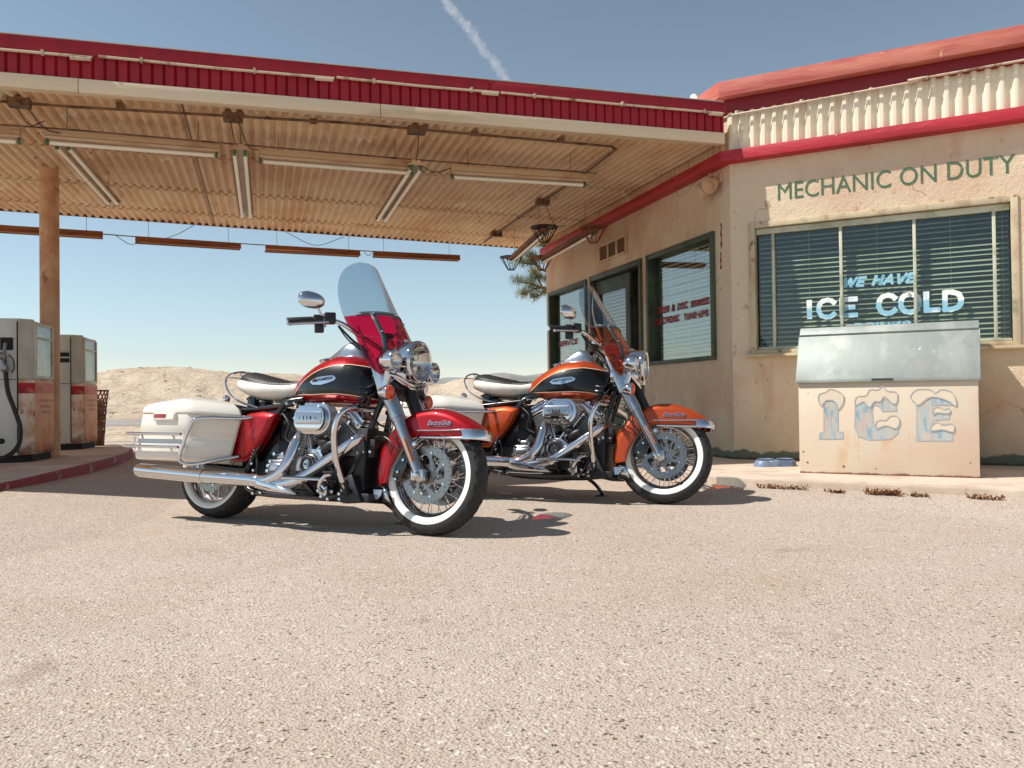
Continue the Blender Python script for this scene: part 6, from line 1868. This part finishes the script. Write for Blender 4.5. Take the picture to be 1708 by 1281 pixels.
    cv = B(m, 'air_cleaner_cover', M_chrome, en, bevel=0.008, bseg=3)
    m = MB(); m.xz(stadium(0.918, 0.600, 0.098, 0.036, 0.018), -0.255, -0.268)
    pb = B(m, 'band', M_alloy, cv, bevel=0.004)
    m = MB(); m.text('114', 0.034, frame_mat((0.885, -0.2685, 0.588), (1, 0, 0), (0, 0, 1)), 0.001, width=0.062)
    for x in (0.858, 0.975): m.lathe([(-0.268, 0.0045), (-0.2695, 0.0045)], (x, 0, 0.60), (0, 1, 0), 8)
    B(m, 'lettering', M_ink, pb, smooth=0)
    m = MB(); m.ell((0.86, -0.235, 0.672), (0.0, 0.0, 0.0), 3, 2) if False else None
    # misc dark bits around the engine: hoses, horn, regulator, oil cooler, black box
    m = MB()
    m.lohi((1.165, -0.125, 0.20), (1.235, 0.125, 0.56)); m.lohi((1.19, -0.11, 0.40), (1.28, 0.05, 0.50))
    for z in [0.21 + 0.012 * i for i in range(16)]: m.lohi((1.235, -0.12, z), (1.242, 0.12, z + 0.005))
    B(m, 'oil_cooler', M_sblack, bevel=0.004)
    m = MB()
    m.prism([(1.15, 0.290), (1.19, 0.300), (1.235, 0.215), (1.275, 0.152), (1.15, 0.140), (1.10, 0.150)], lambda x, z: (x, -0.175, z), lambda x, z: (x, -0.12, z))
    m.lohi((1.20, -0.15, 0.15), (1.30, 0.15, 0.20))
    B(m, 'chin_guard', M_sblack, bevel=0.006)
    m = MB()
    for s_ in (-1, 1):
        m.tube(cr([(1.285, s_ * 0.035, 0.80), (1.24, s_ * 0.06, 0.66), (1.19, s_ * 0.085, 0.48), (1.115, s_ * 0.12, 0.26), (1.06, s_ * 0.135, 0.185), (0.95, s_ * 0.14, 0.165), (0.50, s_ * 0.14, 0.168), (0.36, s_ * 0.13, 0.21), (0.30, s_ * 0.13, 0.32)], 5), 0.018, 12)
        m.tube(cr([(0.72, s_ * 0.10, 0.735), (0.60, s_ * 0.13, 0.70), (0.52, s_ * 0.145, 0.56), (0.43, s_ * 0.145, 0.42), (0.36, s_ * 0.135, 0.30)], 5), 0.016, 10)
        m.tube([(0.66, s_ * 0.12, 0.70), (0.18, s_ * 0.14, 0.65), (0.02, s_ * 0.14, 0.62)], 0.015, 10)
        m.tube([(0.36, s_ * 0.13, 0.30), (0.0, s_ * 0.125, 0.318)], 0.024, 10)
        m.tube([(0.10, s_ * 0.15, 0.34), (0.30, s_ * 0.15, 0.62)], 0.022, 10)
    m.tube([(1.28, 0, 0.80), (0.72, 0, 0.745)], 0.022, 12); m.lohi((0.36, -0.10, 0.36), (0.56, 0.10, 0.66)); m.lohi((0.12, -0.10, 0.40), (0.40, 0.10, 0.64))
    m.lohi((0.62, -0.12, 0.165), (1.0, 0.12, 0.205))
    m.tube(cr([(1.30, -0.02, 0.86), (1.21, -0.09, 0.80), (1.17, -0.11, 0.72), (1.18, -0.10, 0.62)], 5), 0.012, 8)
    for k in range(5): m.tube(cr([(1.26 - 0.02 * k, -0.08, 0.84 - 0.03 * k), (1.20 - 0.01 * k, -0.125, 0.79 - 0.03 * k), (1.13, -0.12, 0.80 - 0.035 * k)], 5), 0.006, 6)
    B(m, 'frame', M_gblack, bevel=0)
    m = MB()
    random.seed(5)
    for x, y, z in ((1.045, -0.235, 0.170), (1.085, -0.225, 0.158), (1.15, -0.205, 0.162), (1.165, -0.205, 0.212), (1.135, -0.20, 0.30), (1.02, -0.235, 0.20), (1.10, -0.215, 0.20), (1.145, -0.205, 0.19), (1.19, -0.14, 0.42), (1.265, -0.12, 0.43), (1.215, -0.12, 0.43), (0.45, -0.155, 0.165), (0.52, -0.165, 0.172), (0.44, -0.16, 0.50), (0.47, -0.16, 0.53), (0.43, -0.15, 0.30), (0.41, -0.15, 0.34), (0.70, -0.15, 0.70), (0.64, -0.15, 0.70), (0.75, -0.15, 0.68), (1.10, -0.12, 0.68)):
        m = MB(); m.lathe([(0.004, 0.004), (0.0, 0.010), (-0.008, 0.010), (-0.012, 0.006)], (x, y, z), (0, 1, 0), 10); B(m, 'frame_bolt', M_chrome)
    for x, y, z in ((0.42, -0.165, 0.44), (0.425, -0.165, 0.42), (0.418, -0.165, 0.40), (0.413, -0.165, 0.38), (0.409, -0.165, 0.36)):
        m = MB(); m.ell((x, y, z), (0.006, 0.006, 0.006), 8, 6); B(m, 'frame_bolt', M_chrome)
    m = MB()
    m.tube(cr([(0.44, -0.155, 0.40), (0.47, -0.17, 0.34), (0.475, -0.17, 0.28), (0.49, -0.16, 0.22)], 5), 0.007, 8)
    m.tube(cr([(0.60, -0.13, 0.64), (0.66, -0.14, 0.58), (0.64, -0.13, 0.50), (0.70, -0.13, 0.46)], 5), 0.009, 8)
    m.tube(cr([(1.00, -0.16, 0.42), (1.03, -0.17, 0.37), (1.06, -0.17, 0.33), (1.10, -0.16, 0.30)], 5), 0.010, 8)
    B(m, 'hose', M_sblack)
    # crash bar
    m = MB()
    hp = [(1.225, -0.05, 0.672), (1.235, -0.16, 0.660), (1.242, -0.29, 0.648), (1.238, -0.345, 0.628), (1.222, -0.368, 0.585), (1.205, -0.366, 0.50), (1.205, -0.345, 0.40), (1.205, -0.30, 0.31), (1.195, -0.235, 0.235), (1.18, -0.185, 0.205), (1.16, -0.12, 0.195)]
    m.tube(cr(hp + [(1.16, 0.0, 0.195)] + [(x, -y, z) for x, y, z in hp[::-1]], 6), 0.0165, 14)
    B(m, 'crash_bar', M_chrome, smooth=60)
    m = MB(); m.tube([(1.198, -0.255, 0.262), (1.188, -0.215, 0.222), (1.17, -0.16, 0.20)], 0.0225, 12); B(m, 'bar_clamp', M_sblack)
    # footboards and controls
    for s_ in (-1, 1):
        m = MB(); m.xy([(0.79, s_ * 0.20), (0.80, s_ * 0.315), (0.84, s_ * 0.33), (1.08, s_ * 0.325), (1.12, s_ * 0.30), (1.12, s_ * 0.21)], 0.252, 0.264)
        fb = B(m, 'footboard', M_chrome, bevel=0.004)
        m = MB(); m.xy([(0.81, s_ * 0.205), (0.815, s_ * 0.305), (0.85, s_ * 0.318), (1.07, s_ * 0.314), (1.105, s_ * 0.295), (1.105, s_ * 0.215)], 0.2645, 0.271); B(m, 'rubber_pad', M_grip, fb, bevel=0.002)
        m = MB(); m.tube([(0.92, s_ * 0.26, 0.252), (0.92, s_ * 0.16, 0.19)], 0.016, 10); m.tube([(1.06, s_ * 0.26, 0.252), (1.06, s_ * 0.16, 0.19)], 0.016, 10); B(m, 'bracket', M_gblack, fb)
    m = MB()
    m.tube(cr([(1.055, -0.235, 0.195), (1.075, -0.30, 0.225), (1.12, -0.315, 0.275), (1.165, -0.315, 0.292)], 5), 0.011, 10)
    m.xz([(1.02, 0.255), (1.04, 0.270), (1.075, 0.255), (1.075, 0.18), (1.05, 0.165), (1.02, 0.185)], -0.215, -0.235)
    bp = B(m, 'brake_pedal', M_chrome, bevel=0.004)
    m = MB(); m.lohi((1.13, -0.345, 0.292), (1.20, -0.28, 0.304)); B(m, 'pedal_pad', M_grip, bp, bevel=0.003)
    kx = 0.14 if red else 0.0
    m = MB(); m.tube(cr([(0.98 + kx, 0.17, 0.185), (1.05 + kx, 0.22, 0.13), (1.09 + kx, 0.275, 0.065), (1.07 + kx, 0.29, 0.052)], 5), 0.013, 10); m.box((1.08 + kx, 0.285, 0.049), (0.07, 0.05, 0.010))
    B(m, 'kickstand', M_gblack, bevel=0.003)
    # far side: primary case
    m = MB(); m.xz([(0.42, 0.25), (0.98, 0.23), (1.04, 0.33), (0.98, 0.44), (0.50, 0.45), (0.40, 0.36)], 0.15, 0.21); B(m, 'primary_case', M_chrome, bevel=0.02, bseg=3)
    return root

RED = srgb(164, 6, 20); ORANGE = srgb(186, 74, 30)
motorcycle((-0.281, 5.669, 0.0), radians(-45.3), radians(-8.9), radians(0.8), candy('candy_red_paint', RED, RED), tank_paint('red_tank_paint', RED), clear_mat('red_acrylic', (0.86, 0.05, 0.22), 0.0, 1.49, 1.2),
           'red and black motorcycle with a red lower windscreen, parked nearer the camera', True)
motorcycle((1.375, 6.306, 0.0), radians(-41.1), radians(-9.5), radians(6.7), candy('candy_orange_paint', ORANGE, ORANGE), tank_paint('orange_tank_paint', ORANGE), clear_mat('amber_acrylic', (0.93, 0.42, 0.13), 0.0, 1.49, 1.2),
           'orange and black motorcycle with an amber lower windscreen, parked nearer the shop', False)
